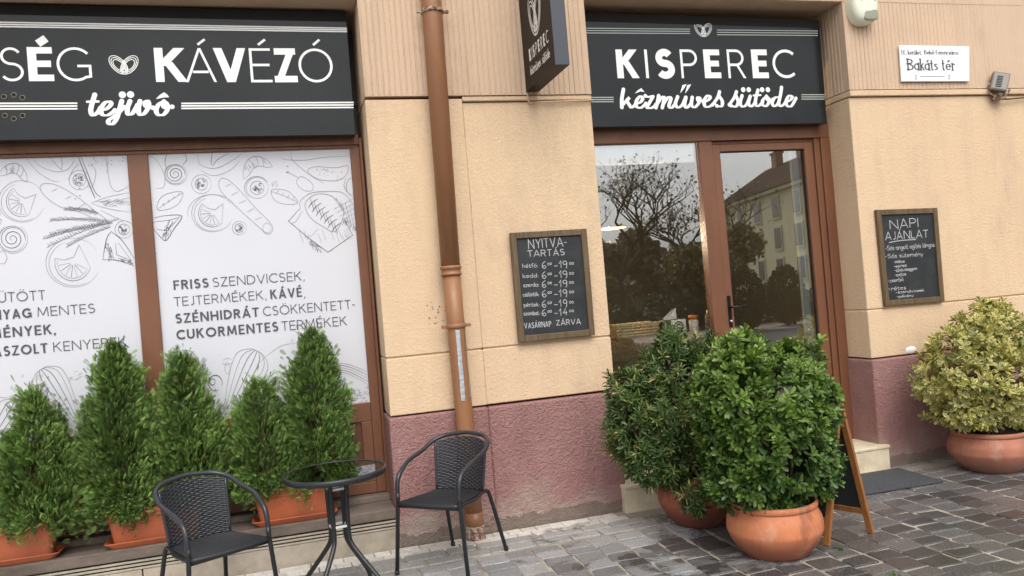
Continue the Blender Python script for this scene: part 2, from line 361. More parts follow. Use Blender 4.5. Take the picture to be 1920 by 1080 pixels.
def glyph(c, hx, hy, w):
    """(width, strokes) of a capital or lower-case letter in cap-height units; hx, hy half stroke widths"""
    acc = {'Á': ('A', 'a'), 'É': ('E', 'a'), 'Ó': ('O', 'a'), 'Ö': ('O', 'd'), 'Ü': ('U', 'd'), 'Í': ('I', 'a'), 'Ő': ('O', 'h'),
           'á': ('a', 'a'), 'é': ('e', 'a'), 'ó': ('o', 'a'), 'ö': ('o', 'd'), 'ő': ('o', 'h'), 'ü': ('u', 'd'), 'ú': ('u', 'a'), 'í': ('ı', 'a')}
    if c in acc:
        base, k = acc[c]; wd, st = glyph(base, hx, hy, w); top = 1.0 if base.isupper() else 0.64; m = wd/2; st = list(st)
        if k == 'a': st.append(('a', (m-0.03, top+0.10), (m+0.17, top+0.26)))
        if k == 'd': st += [('o', (m-0.13, top+0.16)), ('o', (m+0.13, top+0.16))]
        if k == 'h': st += [('a', (m-0.12, top+0.10), (m-0.02, top+0.26)), ('a', (m+0.06, top+0.10), (m+0.16, top+0.26))]
        return wd, st
    l, t, b = hx, 1-hy, hy
    if c == 'A': return 0.82, [('d', (hx, 0), (0.41, 1)), ('d', (0.82-hx, 0), (0.41, 1)), ('p', [(0.2, 0.30), (0.62, 0.30)])]
    if c == 'C': return 0.82, [('p', ell(0.5, 0.5, 0.5-hx, 0.5-hy, 48, 312))]
    if c == 'D': return 0.78, [('p', [(l, 0), (l, 1)]), ('p', [(l, t), (0.3, t)]+ell(0.3, 0.5, 0.48-hx, 0.5-hy, 90, -90, 16)+[(l, b)])]
    if c == 'E': return 0.58, [('p', [(l, 0), (l, 1)]), ('p', [(l, t), (0.57, t)]), ('p', [(l, 0.51), (0.53, 0.51)]), ('p', [(l, b), (0.58, b)])]
    if c == 'F': return 0.55, [('p', [(l, 0), (l, 1)]), ('p', [(l, t), (0.55, t)]), ('p', [(l, 0.5), (0.5, 0.5)])]
    if c == 'G': return 0.95, [('p', ell(0.5, 0.5, 0.5-hx, 0.5-hy, 42, 305)+[(0.93-hx, 0.14), (0.93-hx, 0.45), (0.55, 0.45)])]
    if c == 'H': return 0.75, [('p', [(l, 0), (l, 1)]), ('p', [(0.75-l, 0), (0.75-l, 1)]), ('p', [(l, 0.5), (0.75-l, 0.5)])]
    if c == 'I': return 2*hx, [('p', [(l, 0), (l, 1)])]
    if c == 'J': return 0.36, [('p', [(0.36-l, 1), (0.36-l, 0.22)]+ell(0.12, 0.22, 0.24-hx, 0.22-hy, 0, -110, 8))]
    if c == 'K': return 0.72, [('p', [(l, 0), (l, 1)]), ('d', (l*1.2+0.03, 0.47), (0.67-hx, 1)), ('d', (0.72-hx*1.1, 0), (0.24+hx*0.55, 0.58))]
    if c == 'L': return 0.5, [('p', [(l, 1), (l, 0)]), ('p', [(l, b), (0.5, b)])]
    if c == 'M': return 0.98, [('d', (l+0.02, 0), (l+0.09, 1)), ('d', (0.96-l, 0), (0.89-l, 1)), ('d', (l+0.09, 1), (0.49, 0.12)), ('d', (0.89-l, 1), (0.49, 0.12))]
    if c == 'N': return 0.80, [('p', [(l, 0), (l, 1)]), ('p', [(0.8-l, 0), (0.8-l, 1)]), ('d', (l, 1), (0.8-l, 0))]
    if c == 'O': return 1.0, [('c', ell(0.5, 0.5, 0.5-hx, 0.5-hy))]
    if c == 'P': return 0.62, [('p', [(l, 0), (l, 1)]), ('p', [(l, t), (0.33, t)]+ell(0.33, 0.71, 0.29-hx, 0.29-hy, 90, -90, 14)+[(l, 0.42+hy)])]
    if c == 'B': return 0.62, [('p', [(l, 0), (l, 1)]), ('p', [(l, t), (0.30, t)]+ell(0.30, 0.76, 0.27-hx, 0.24-hy, 90, -90, 12)+[(l, 0.52+hy)]), ('p', [(l, 0.53), (0.34, 0.53)]+ell(0.34, 0.265, 0.28-hx, 0.265-hy, 90, -90, 12)+[(l, hy)])]
    if c == 'R': return 0.66, [('p', [(l, 0), (l, 1)]), ('p', [(l, t), (0.33, t)]+ell(0.33, 0.71, 0.29-hx, 0.29-hy, 90, -90, 14)+[(l, 0.42+hy)]), ('d', (0.66-hx, 0), (0.36, 0.45))]
    if c == 'S':
        mh = 0.515; ct, r1 = (1-hy+mh)/2, (1-hy-mh)/2; cb_, r2 = (mh+hy)/2, (mh-hy)/2
        return 0.60, [('p', ell(0.295, ct, 0.265-hx*0.9, r1, 28, 262, 16)+ell(0.30, cb_, 0.30-hx, r2, 82, -148, 16))]
    if c == 'T': return 0.64, [('p', [(0.32, 0), (0.32, 1-hy)]), ('p', [(0, t), (0.64, t)])]
    if c == 'U': return 0.72, [('p', [(l, 1), (l, 0.34)]+ell(0.36, 0.34, 0.36-hx, 0.34-hy, 180, 360, 14)+[(0.72-l, 1)])]
    if c == 'V': return 0.80, [('d', (hx, 1), (0.40, 0)), ('d', (0.80-hx, 1), (0.40, 0))]
    if c == 'X': return 0.72, [('d', (hx, 1), (0.72-hx, 0)), ('d', (0.72-hx, 1), (hx, 0))]
    if c == 'Y': return 0.72, [('d', (hx, 1), (0.36, 0.45)), ('d', (0.72-hx, 1), (0.36, 0.45)), ('p', [(0.36, 0.5), (0.36, 0)])]
    if c == 'Z': return 0.66, [('p', [(0.03, t), (0.64, t)]), ('p', [(0.0, b), (0.66, b)]), ('n', (hx*0.95, 0), (0.66-hx*0.95, 1))]
    if c == ',': return 0.14, [('a', (0.03, -0.14), (0.09, 0.08))]
    if c == '.': return 0.12, [('o', (0.06, 0.03))]
    if c == ':': return 0.14, [('o', (0.06, 0.05)), ('o', (0.06, 0.42))]
    if c == '-': return 0.30, [('p', [(0.02, 0.42), (0.28, 0.42)])]
    if c == ' ': return 0.24, []
    X = 0.62
    L = {'a': (0.46, [('c', ell(0.21, X/2, 0.2, X/2-hy, 0, 360, 16)), ('p', [(0.42, X), (0.42, 0)])]),
         'b': (0.44, [('p', [(l, 1), (l, 0)]), ('c', ell(0.22, X/2, 0.2, X/2, 0, 360, 16))]),
         'c': (0.38, [('p', ell(0.21, X/2, 0.2, X/2-hy, 50, 310, 14))]),
         'd': (0.46, [('c', ell(0.21, X/2, 0.2, X/2-hy, 0, 360, 16)), ('p', [(0.42, 1), (0.42, 0)])]),
         'e': (0.42, [('p', [(0.02, 0.33), (0.4, 0.33)]+ell(0.21, X/2, 0.2, X/2-hy, 5, 320, 16))]),
         'f': (0.30, [('p', spl([(0.32, 0.93), (0.22, 1.0), (0.13, 0.85), (0.12, 0.5), (0.12, 0)], 5)), ('p', [(0, 0.6), (0.28, 0.6)])]),
         'g': (0.46, [('c', ell(0.21, X/2, 0.2, X/2-hy, 0, 360, 16)), ('p', spl([(0.42, X), (0.42, -0.1), (0.25, -0.3), (0.05, -0.22)], 5))]),
         'h': (0.44, [('p', [(l, 1), (l, 0)]), ('p', spl([(l, 0.4), (0.2, X), (0.38, 0.45), (0.40, 0)], 5))]),
         'i': (0.10, [('p', [(0.05, X), (0.05, 0)]), ('o', (0.05, 0.82))]), 'ı': (0.10, [('p', [(0.05, X), (0.05, 0)])]),
         'j': (0.14, [('p', spl([(0.1, X), (0.1, -0.1), (-0.06, -0.28)], 5)), ('o', (0.1, 0.82))]),
         'k': (0.40, [('p', [(l, 1), (l, 0)]), ('p', [(0.36, X), (0.06, 0.27)]), ('p', [(0.15, 0.35), (0.4, 0)])]),
         'l': (0.10, [('p', [(0.05, 1), (0.05, 0)])]),
         'm': (0.70, [('p', [(l, X), (l, 0)]), ('p', spl([(l, 0.4), (0.17, X), (0.33, 0.42), (0.34, 0)], 5)), ('p', spl([(0.34, 0.4), (0.5, X), (0.65, 0.42), (0.66, 0)], 5))]),
         'n': (0.44, [('p', [(l, X), (l, 0)]), ('p', spl([(l, 0.4), (0.2, X), (0.38, 0.45), (0.40, 0)], 5))]),
         'o': (0.44, [('c', ell(0.22, X/2, 0.21, X/2-hy, 0, 360, 18))]),
         'p': (0.44, [('p', [(l, X), (l, -0.3)]), ('c', ell(0.22, X/2, 0.2, X/2-hy, 0, 360, 16))]),
         'r': (0.30, [('p', [(l, X), (l, 0)]), ('p', spl([(l, 0.34), (0.12, 0.55), (0.22, X-hy), (0.31, X-hy*2)], 5))]),
         's': (0.34, [('p', spl([(0.31, 0.52), (0.17, X-hy), (0.04, 0.47), (0.17, 0.32), (0.31, 0.17), (0.16, hy), (0.02, 0.1)], 5))]),
         't': (0.30, [('p', spl([(0.13, 0.92), (0.13, 0.3), (0.16, 0.04), (0.29, 0.05)], 5)), ('p', [(0, X-0.02), (0.28, X-0.02)])]),
         'u': (0.44, [('p', spl([(l, X), (0.04, 0.2), (0.2, 0), (0.38, 0.2)], 5)), ('p', [(0.40, X), (0.40, 0)])]),
         'v': (0.40, [('p', [(0.0, X), (0.2, 0)]), ('p', [(0.4, X), (0.2, 0)])]),
         'y': (0.40, [('p', [(0.0, X), (0.2, 0.02)]), ('p', [(0.4, X), (0.08, -0.3)])]),
         'z': (0.36, [('p', [(0.02, X-hy), (0.34, X-hy), (0.0, hy), (0.36, hy)])]),
         '0': (0.5, [('c', ell(0.24, 0.5, 0.22, 0.48, 0, 360, 16))]), '1': (0.3, [('p', [(0.02, 0.6), (0.22, 1), (0.2, 0)])]),
         '4': (0.5, [('p', [(0.3, 1), (0.02, 0.35), (0.46, 0.35)]), ('p', [(0.36, 0.6), (0.34, 0)])]),
         '6': (0.5, [('p', spl([(0.42, 1.0), (0.12, 0.7), (0.04, 0.25), (0.25, 0), (0.44, 0.22), (0.28, 0.45), (0.06, 0.25)], 5))]),
         '9': (0.5, [('c', ell(0.22, 0.72, 0.2, 0.26, 0, 360, 14)), ('p', spl([(0.42, 0.75), (0.4, 0.3), (0.3, -0.12)], 5))]),
         '2': (0.45, [('p', spl([(0.03, 0.75), (0.22, 1), (0.38, 0.72), (0.03, 0.02)], 5)+[(0.43, 0.02)])])}
    return L.get(c, (0.3, []))
def text(ink, s, x0, x1, z0, z1, cap, w, gap=0.14, jit=0.0, contrast=None, bold='', wb=None, serif=False):
    """fit string s between x0 and x1, baseline z0 (left) .. z1 (right)"""
    ws = []; tot = 0
    for i, c in enumerate(s):
        ww = (wb if c in bold else w)/cap
        wd = glyph(c, ww/2, ww/2, ww)[0]; ws.append(wd); tot += wd + (gap if i < len(s)-1 else 0)
    sx = (x1-x0)/tot; x = 0
    for i, c in enumerate(s):
        W_ = wb if (wb and c in bold) else w; q = W_/cap
        hb = 0.80 if (q > 0.15 and c in 'EÉZTFLS') else 1.0
        wd, st = glyph(c, q/2/(sx/cap), q/2*hb, q); wd = ws[i]
        def T(p):
            u = x0+(x+p[0])*sx; return (u+random.uniform(-jit, jit)*cap, z0+(z1-z0)*(u-x0)/max(1e-6, x1-x0)+p[1]*cap+random.uniform(-jit, jit)*cap)
        for e in st:
            if e[0] == 'p':
                flat_ = len(e[1]) == 2 and e[1][0][1] == e[1][1][1]
                ink.stroke([T(p) for p in e[1]], W_*(hb if flat_ else 1.0), contrast=contrast)
            elif e[0] == 'c': ink.stroke([T(p) for p in e[1]], W_, True, contrast=contrast)
            elif e[0] == 'd':
                if contrast: ink.stroke([T(e[1]), T(e[2])], W_*0.8)
                else: ink.diag(T(e[1]), T(e[2]), W_*(0.93 if W_ == w else 1.0))
            elif e[0] == 'n': ink.diag(T(e[1]), T(e[2]), W_*(0.80 if hb < 1 else 0.93))
            elif e[0] == 'a': ink.stroke([T(e[1]), T(e[2])], W_*0.95)
            elif e[0] == 'o': p = T(e[1]); ink.dot(p[0], p[1], max(W_*0.62, 0.02*cap))
            if serif and e[0] == 'p' and len(e[1]) >= 2 and abs(e[1][0][0]-e[1][-1][0]) < 0.05:
                for p in (e[1][0], e[1][-1]): a = T(p); ink.stroke([(a[0]-W_*1.1, a[1]), (a[0]+W_*1.1, a[1])], W_*0.35)
        x += wd+gap
def plane_y(y): return lambda u, v, h: (u, y-h, v)

def heart(ink, cx, cz, wd, ht, lw):
    """pretzel heart: two crossing teardrop loops, each of three parallel lines"""
    for sgn in (-1, 1):
        for k in (0, 1, 2):
            q = 1-0.21*k
            pts = []
            for i in range(40):
                t = 2*PI*i/40
                r = 1.0
                x = 0.25*q*math.cos(t); z = 0.48*q*math.sin(t)
                a = R(-28)*sgn
                X = x*math.cos(a)-z*math.sin(a); Z = x*math.sin(a)+z*math.cos(a)
                pts.append((cx+(X-sgn*0.19*-1)*wd*0.98, cz+Z*ht*1.0+0.02*ht))
            ink.stroke(pts, lw, True)
    for k in (0, 1):
        q = 1-0.5*k
        ink.stroke(spl([(cx, cz+0.22*ht*q), (cx+0.10*wd*q, cz-0.12*ht), (cx+0.05*wd*q, cz-0.28*ht*q-0.04*ht), (cx-0.05*wd*q, cz-0.28*ht*q-0.04*ht), (cx-0.10*wd*q, cz-0.12*ht)], 5, True), lw, True)

# ================================================================== THE SETTING
XL, XP0, XP1, XR = -3.2, 0.578, 2.128, 4.235       # window left end, pillar, right pillar start
YR = 0.27                                          # plane of the joinery
bld = empty('bakery_building', (0, 0, 0), 0, 'peach stuccoed shop front with mauve plinth, brown window and glazed door', 'building')
# --- stucco blocks
def wall_part(fill):
    w = MB(); fill(w, lambda x0, x1, z0, z1, y0=0.0: w.box(x0, x1, y0, 0.62, z0, z1)); w.build('wall', M['wall'], bld, 0.007, 3)
G = 0.006; XJ = 1.215
def mid_pier(w, blk):
    for (a, b_, yo) in ((XP0, XJ-0.001, 0.0), (XJ+0.001, XP1, 0.014)):
        blk(a, b_, 0.826, 1.190, yo); blk(a, b_, 1.190+G*1.5, 2.826 if yo else 2.850, yo)
        w.box(a+0.006, b_-0.006, yo+0.012, 0.6, 1.18, 1.21)
    w.box(XJ-0.001, XP1, -0.004, 0.6, 2.832, 2.864)
def right_pier(w, blk):
    blk(XR, 8.5, 0.826, 1.190, 0.0); blk(XR, 8.5, 1.190+G*1.5, 2.822, 0.0); w.box(XR+0.006, 8.4, 0.012, 0.6, 1.18, 1.21)
    w.box(XR-0.002, 8.5, -0.022, 0.6, 2.828, 2.872)
wall_part(mid_pier); wall_part(right_pier); wall_part(lambda w, blk: w.box(-4.6, XL, 0.0, 0.62, 0.826, 2.86))
# --- ribbed upper band: profile run round each pier and pulled up
def ribs(x0, x1, z0, z1, fade=None, y0=-0.012, back=0.5, seed=1):
    rr = random.Random(seed); P = []
    def run(a, b, fn):
        n_ = max(2, int(abs(b-a)/0.037)); st = (b-a)/n_
        for i in range(n_):
            amp = 0.0062*rr.uniform(0.75, 1.2)
            for k, (t, d) in enumerate(((0.0, 1.0), (0.09, 0.9), (0.20, 0.10), (0.55, -0.08), (0.88, 0.10))): P.append(fn(a+st*(i+t+rr.uniform(-0.02, 0.02)), amp*d))
    run(back, 0.02, lambda q, d: (x0+d, q))
    P.append((x0, y0))
    run(x0+0.012, x1-0.012, lambda q, d: (q, y0 + d*(1.0 if not fade else max(0.0, 1-(max(0, q-fade[0])/(fade[1]-fade[0]))))))
    P.append((x1, y0))
    run(0.02, back, lambda q, d: (x1-d, q))
    zs = [z0, z0+0.02, (z0+z1)/2, z1]
    v = []; f = []; n_ = len(P)
    for z in zs: v += [(p[0], p[1]+rr.uniform(-0.0008, 0.0008), z) for p in P]
    for i in range(len(zs)-1):
        for j in range(n_-1): f.append((i*n_+j, i*n_+j+1, (i+1)*n_+j+1, (i+1)*n_+j))
    f.append(tuple(range(n_-1, -1, -1)))
    return v, f
for i, (a, b_, z0, fd) in enumerate(((XP0+0.002, XP1-0.002, 2.868, None), (XR+0.003, 8.5, 2.880, (4.8, 5.9)), (-4.6, XL, 2.868, None))):
    v, f = ribs(a, b_, z0, 3.60, fd, seed=i); rb = MB(); rb.add(v, f); rb.build('ribbed_band', M['wall_upper'], bld)
for q in ((XL, XP0+0.004, -0.010, 3.497), (XP1-0.004, XR+0.004, -0.010, 3.555), (XP0+0.0045, XP1-0.0045, -0.014, 3.606), (XR+0.0045, 8.5, -0.014, 3.552), (-4.6, XL-0.001, -0.014, 3.61)):
    m_ = MB(); m_.box(q[0], q[1], q[2], 0.62, q[3], 4.6); m_.build('lintel', M['wall_upper'], bld, 0.008, 2)
pl = MB(); pl.box(XP0-0.014, 1.213, -0.026, 0.6, -0.05, 0.816); pl.box(1.2135, XP1+0.010, -0.014, 0.6, -0.05, 0.812); pl.build('plinth', M['plinth'], bld, 0.016, 4)
for a, b_ in ((XR-0.014, 8.5), (-4.6, XL)): pl = MB(); pl.box(a, b_, -0.026, 0.6, -0.05, 0.816); pl.build('plinth', M['plinth'], bld, 0.016, 4)
pk = MB(); q = at(1709, 656, 1, -0.004)
pk.lathe([(0.0001, 0.010), (0.02, 0.009), (0.034, 0.004), (0.04, 0)], 12, T=Matrix.Translation((q.x, 0.001, q.z)) @ Matrix.Diagonal((1.3, 1, 0.75, 1)) @ Matrix.Rotation(R(90), 4, 'X'))
pk.build('plaster_patch', M['white'], bld)['label'] = 'small white filler patch above the plinth'
sm = MB()
q = at(835, 590, 1, -0.002)
for i in range(16):
    a = random.uniform(0, 6.3); x = q.x-0.05+random.uniform(-0.07, 0.06); z = q.z+random.uniform(-0.06, 0.09); r_ = random.uniform(0.003, 0.009)
    sm.lathe([(0.0001, 0.002), (r_, 0.0)], 6, T=Matrix.Translation((x, 0.0, z)) @ Matrix.Rotation(R(90), 4, 'X'))
sm.build('rust_spots', M['rust'], bld)
# --- ledge under the shop window
lg = MB()
lg.box(XL, XP0-0.015, -0.022, YR-0.02, 0.186, 0.252); lg.box(XL, XP0-0.016, 0.20, YR+0.05, 0.2525, 0.295)
lg.build('window_ledge', M['ledge'], bld, 0.008, 3)
lb = MB()
for i in range(3): lb.box(XL, XP0-0.017, -0.016, 0.18, 0.176-0.021*i-0.012, 0.176-0.021*i)
for a, b_ in ((XL, -0.925), (-0.918, XP0-0.017)): lb.box(a, b_, -0.014, 0.18, -0.03, 0.119)
lb.build('ledge_base', M['ledge_base'], bld, 0.003, 2)
vd = MB(); vd.box(XL, XP0-0.018, 0.002, 0.17, 0.117, 0.187); vd.build('vent_slot', M['void'], bld)
# --- left shop window joinery
FX = [(-2.12, -0.881), (-0.761, 0.484)]
ZB, ZT = 0.900, 2.598
sw = MB()
sw.box(XL, 0.548, YR, YR+0.09, ZT+0.022, 2.685); sw.box(XL, 0.545, YR+0.012, YR+0.09, ZT, ZT+0.0215)
for a, b_ in ((0.4845, 0.5455), (-0.8805, -0.7615), (-2.24, -2.1205)): sw.box(a, b_, YR+0.004, YR+0.09, 0.30, ZT-0.0005)
sw.box(0.5458, 0.565, YR-0.012, YR+0.09, 0.29, 2.66)
for a, b_ in FX+[(-3.15, -2.241)]:
    sw.box(a, b_, YR+0.006, YR+0.09, 0.775, ZB-0.0005); sw.box(a, b_, YR+0.006, YR+0.09, 0.30, 0.375)
    sw.box(a, a+0.07, YR+0.008, YR+0.09, 0.376, 0.774); sw.box(b_-0.07, b_, YR+0.008, YR+0.09, 0.376, 0.774)
    for z in (0.470,): sw.box(a+0.0705, b_-0.0705, YR+0.008, YR+0.09, z, z+0.014)
fr = sw.build('shop_window', M['brown'], bld, 0.004, 2)
pn = MB()
for a, b_ in FX+[(-3.15, -2.241)]: pn.box(a+0.0702, b_-0.0702, YR+0.022, YR+0.08, 0.3765, 0.7735)
pn.build('panel', M['brown_dark'], fr)
YF = YR+0.028
films = []
for i, (a, b_) in enumerate(FX):
    m_ = MB(); m_.box(a-0.004, b_+0.004, YF, YF+0.012, ZB-0.004, ZT+0.004)
    o = m_.build('window_film', M['film'], bld); films.append(o)
films[0]['label'] = 'white printed film of the window half with bread lettering'; films[1]['label'] = 'white printed film of the window half with sandwich lettering'
g3 = MB(); g3.box(-3.15, -2.241, YF, YF+0.012, ZB, ZT); g3.build('window_film', M['film'], bld)
# --- entrance: side window, door
dr = MB()
D0, D1 = 2.13, 4.232
dr.box(D0, D1, YR-0.01, YR+0.10, 2.574, 2.69)
dr.box(D0, 3.0805, YR, YR+0.09, 0.80, 0.860); dr.box(D0, 3.0805, YR+0.004, YR+0.09, 0.16, 0.24)
dr.box(D0, 2.19, YR+0.002, YR+0.09, 0.241, 0.799); dr.box(3.0, 3.0805, YR+0.002, YR+0.09, 0.241, 0.799)
dr.box(3.081, 3.192, YR, YR+0.09, 0.16, 2.5735)
dr.box(4.150, 4.236, YR-0.012, YR+0.10, 0.16, 2.573); dr.box(4.098, 4.1495, YR+0.004, YR+0.10, 0.16, 2.573); dr.box(4.0800, 4.0975, YR+0.020, YR+0.10, 0.16, 2.573)
dr.box(3.1925, 4.0795, YR+0.022, YR+0.10, 2.548, 2.5735)
df = dr.build('door_frame', M['brown'], bld, 0.004, 2)
p2 = MB(); p2.box(2.1905, 2.9995, YR+0.02, YR+0.08, 0.2405, 0.7995); p2.build('panel', M['brown_dark'], df)
sp = MB(); sp.box(D0, 3.0805, YR+0.03, YR+0.034, 0.8605, 2.5735); sp.build('side_pane', M['glass'], bld)
dl = MB()
dl.box(3.196, 3.262, YR+0.01, YR+0.075, 0.20, 2.545); dl.box(4.010, 4.076, YR+0.01, YR+0.075, 0.20, 2.545)
dl.box(3.2625, 4.0095, YR+0.01, YR+0.075, 2.492, 2.545); dl.box(3.2625, 4.0095, YR+0.01, YR+0.075, 0.20, 0.42)
do = dl.build('door', M['brown'], bld, 0.004, 2)
dp = MB(); dp.box(3.2625, 4.0095, YR+0.04, YR+0.044, 0.4205, 2.4915); dp.build('pane', M['glass'], do)
gk = MB()
for x in (3.2625, 4.0035): gk.box(x, x+0.006, YR+0.032, YR+0.05, 0.4205, 2.4915)
gk.box(3.2685, 4.0035, YR+0.032, YR+0.05, 2.486, 2.4915); gk.build('glazing_seal', M['void'], do)
iw = MB(); iw.box(3.935, 4.0, YR+0.085, YR+0.11, 0.30, 2.50); iw.build('edge_curtain', M['grey_pale'], do)
h0 = at(1369, 580, 1, YR-0.0)
hd = MB(); hd.box(h0.x-0.014, h0.x+0.014, YR+0.002, YR+0.0095, h0.z-0.135, h0.z+0.105)
hd.tube([(h0.x, YR+0.002, h0.z+0.015), (h0.x, YR-0.045, h0.z+0.015), (h0.x+0.015, YR-0.052, h0.z+0.015), (h0.x+0.115, YR-0.052, h0.z+0.017)], 0.0085, 8)
hd.lathe([(0.0001, 0.012), (0.009, 0.012), (0.009, 0)], 12, 1, T=Matrix.Translation((h0.x, YR+0.001, h0.z-0.09)) @ Matrix.Rotation(R(90), 4, 'X'))
hd.build('handle', [M['handle'], M['tape']], do, 0.002, 1)
st_ = MB(); q = at(1335, 662, 1, YR+0.028); st_.box(q.x-0.012, q.x+0.012, YR+0.027, YR+0.0295, q.z-0.055, q.z+0.055); st_.build('price_sticker', M['paper'], bld)
ds = MB(); ds.box(2.10, 4.262, -0.072, YR+0.30, -0.03, 0.153); ds.box(2.092, 4.270, -0.080, YR+0.30, 0.1532, 0.178)
ds.build('doorstep', M['marble'], bld, 0.006, 2)
# --- room behind the glass
rm = MB()
x0, x1, y0, y1, z0, z1 = D0-0.9, D1+0.9, YR+0.12, 4.2, 0.165, 2.95
rm.add([(x0, y1, z0), (x1, y1, z0), (x1, y1, z1), (x0, y1, z1)], [(0, 3, 2, 1)], 0)
rm.add([(x0, y0, z0), (x0, y1, z0), (x0, y1, z1), (x0, y0, z1)], [(0, 3, 2, 1)], 0)
rm.add([(x1, y0, z0), (x1, y1, z0), (x1, y1, z1), (x1, y0, z1)], [(0, 1, 2, 3)], 0)
rm.add([(x0, y0, z0), (x1, y0, z0), (x1, y1, z0), (x0, y1, z0)], [(0, 1, 2, 3)], 1)
rm.add([(x0, y0, z1), (x1, y0, z1), (x1, y1, z1), (x0, y1, z1)], [(0, 3, 2, 1)], 0)
rm.build('interior_room', [M['room'], M['room_floor']], bld)
cap = MB(); cap.box(-4.6, 8.5, 0.63, 4.6, 2.97, 4.6); cap.box(-4.6, x0-0.02, 0.63, 4.6, -0.05, 2.96); cap.box(x1+0.02, 8.5, 0.63, 4.6, -0.05, 2.96); cap.box(-4.6, 8.5, 4.3, 4.6, -0.05, 2.965)
cap.build('rear_masonry', M['room'], bld)

# --- print on the films (drawn on the film plane)
pf = YF
def fz(x, y): p = at(x/2.7, 270+y/2.7, 1, pf); return (p.x, p.z)          # enlarged survey coordinates, upper half
def fl(x, y): p = at(x/2.347, 620+y/2.347, 1, pf); return (p.x, p.z)      # lower half
def film_print():
    inks = {}
    def I(i, dark): return inks.setdefault((i, dark), Ink(plane_y(pf), 0.0015))
    def dr_(i, pts, fn=fz, w=0.0028, dark=0, closed=False, j=0.0): I(i, dark).stroke([fn(*p) for p in pts], w, closed, taper=not closed)
    def wob(pts, a): return [(p[0]+random.uniform(-a, a), p[1]+random.uniform(-a, a)) for p in pts]
    def roll(i, cx, cy, r, turns=3, dark=1):
        pts = [(cx+r*(k/60)*math.cos(k/60*turns*2*PI), cy+0.95*r*(k/60)*math.sin(k/60*turns*2*PI)) for k in range(6, 61)]
        dr_(i, pts, dark=dark, w=0.0042); dr_(i, ell(cx, cy, r*1.02, r*0.98, 20, 370), dark=1); dr_(i, ell(cx+2, cy, r*1.16, r*1.1, -60, 240))
    def tart(i, cx, cy, r):
        dr_(i, ell(cx, cy, r, r*0.95), dark=0); dr_(i, ell(cx, cy, r*0.62, r*0.6, 10, 372), dark=1)
        for k in range(14):
            a, b_ = random.uniform(0, 6.3), random.uniform(0.1, 0.5)*r; x, y = cx+b_*math.cos(a), cy+b_*math.sin(a)
            dr_(i, ell(x, y, r*0.11, r*0.09, random.uniform(0, 90), random.uniform(250, 400), 8), dark=1)
    def leaf(i, pts, dark=0):
        dr_(i, spl(pts, 6, True), closed=True, dark=dark); a, b_ = pts[0], pts[len(pts)//2]
        dr_(i, [a, ((a[0]+b_[0])/2+4, (a[1]+b_[1])/2-3), b_])
        for k in range(1, 5):
            x, y = a[0]+(b_[0]-a[0])*k/5, a[1]+(b_[1]-a[1])*k/5; dr_(i, [(x, y), (x+10, y-16)])
    def crois(i, cx, cy, s, rot):
        def t(p): a = R(rot); return (cx+s*(p[0]*math.cos(a)-p[1]*math.sin(a)), cy+s*(p[0]*math.sin(a)+p[1]*math.cos(a)))
        dr_(i, [t(p) for p in spl([(-1, 0.55), (-0.75, -0.1), (-0.2, -0.55), (0.4, -0.5), (0.9, 0.0), (1.05, 0.5)])], dark=0, w=0.0036)
        dr_(i, [t(p) for p in spl([(-1, 0.55), (-0.55, 0.4), (-0.1, 0.12), (0.3, 0.14), (0.7, 0.4), (1.05, 0.5)])], dark=0, w=0.0034)
        for a, b_ in (((-0.6, -0.25), (-0.45, 0.33)), ((-0.2, -0.54), (-0.12, 0.12)), ((0.25, -0.54), (0.2, 0.12)), ((0.6, -0.34), (0.5, 0.25))): dr_(i, [t(a), t(((a[0]+b_[0])/2+0.06, (a[1]+b_[1])/2)), t(b_)])
        for k in range(9):
            x = random.uniform(-0.7, 0.8); dr_(i, [t((x, random.uniform(-0.3, 0))), t((x+0.08, random.uniform(0.02, 0.2)))])
    def wedge(i, cx, cy, r, tilt):          # a cut cake or citrus piece on a plate
        dr_(i, ell(cx, cy, r*1.5, r*1.35, 20, 330)); dr_(i, ell(cx+3, cy+4, r*1.36, r*1.22, 60, 250))
        def t(x, y): a = R(tilt); return (cx+r*(x*math.cos(a)-y*math.sin(a)), cy+r*(x*math.sin(a)+y*math.cos(a)))
        dr_(i, [t(*p) for p in ell(0, 0, 1, 1, 10, 190)], dark=1, w=0.003); dr_(i, [t(*p) for p in ell(0, 0, 0.86, 0.86, 15, 185)])
        dr_(i, [t(-1, -0.15), t(-0.5, -0.1), t(0, -0.3), t(0.25, -1.0), t(0.95, 0.15)], w=0.003)
        for k in range(7): a = R(20+24*k); dr_(i, [t(0.15*math.cos(a), 0.15*math.sin(a)), t(0.8*math.cos(a), 0.8*math.sin(a))], dark=k % 2)
    def loaf(i, pts, cuts):
        dr_(i, spl(pts, 7, True), closed=True, w=0.003)
        for a, b_ in cuts: dr_(i, [a, ((a[0]+b_[0])/2+6, (a[1]+b_[1])/2-2), b_])
    def hatch(i, p, q, n_, L, ang, dark=0, fn=fz):
        for k in range(n_):
            t = random.random(); x, y = p[0]+(q[0]-p[0])*t+random.uniform(-12, 12), p[1]+(q[1]-p[1])*t+random.uniform(-12, 12)
            a = R(ang+random.uniform(-25, 25)); l_ = L*random.uniform(0.5, 1.2); dr_(i, [(x, y), (x+l_*math.cos(a), y+l_*math.sin(a))], fn, 0.0026, dark)
    # right half
    r_ = 1
    roll(r_, 887, 152, 50); tart(r_, 1020, 203, 50); tart(r_, 1302, 222, 56); tart(r_, 1212, 425, 36)
    dr_(r_, ell(1300, 222, 62, 58, 130, 330), dark=1)
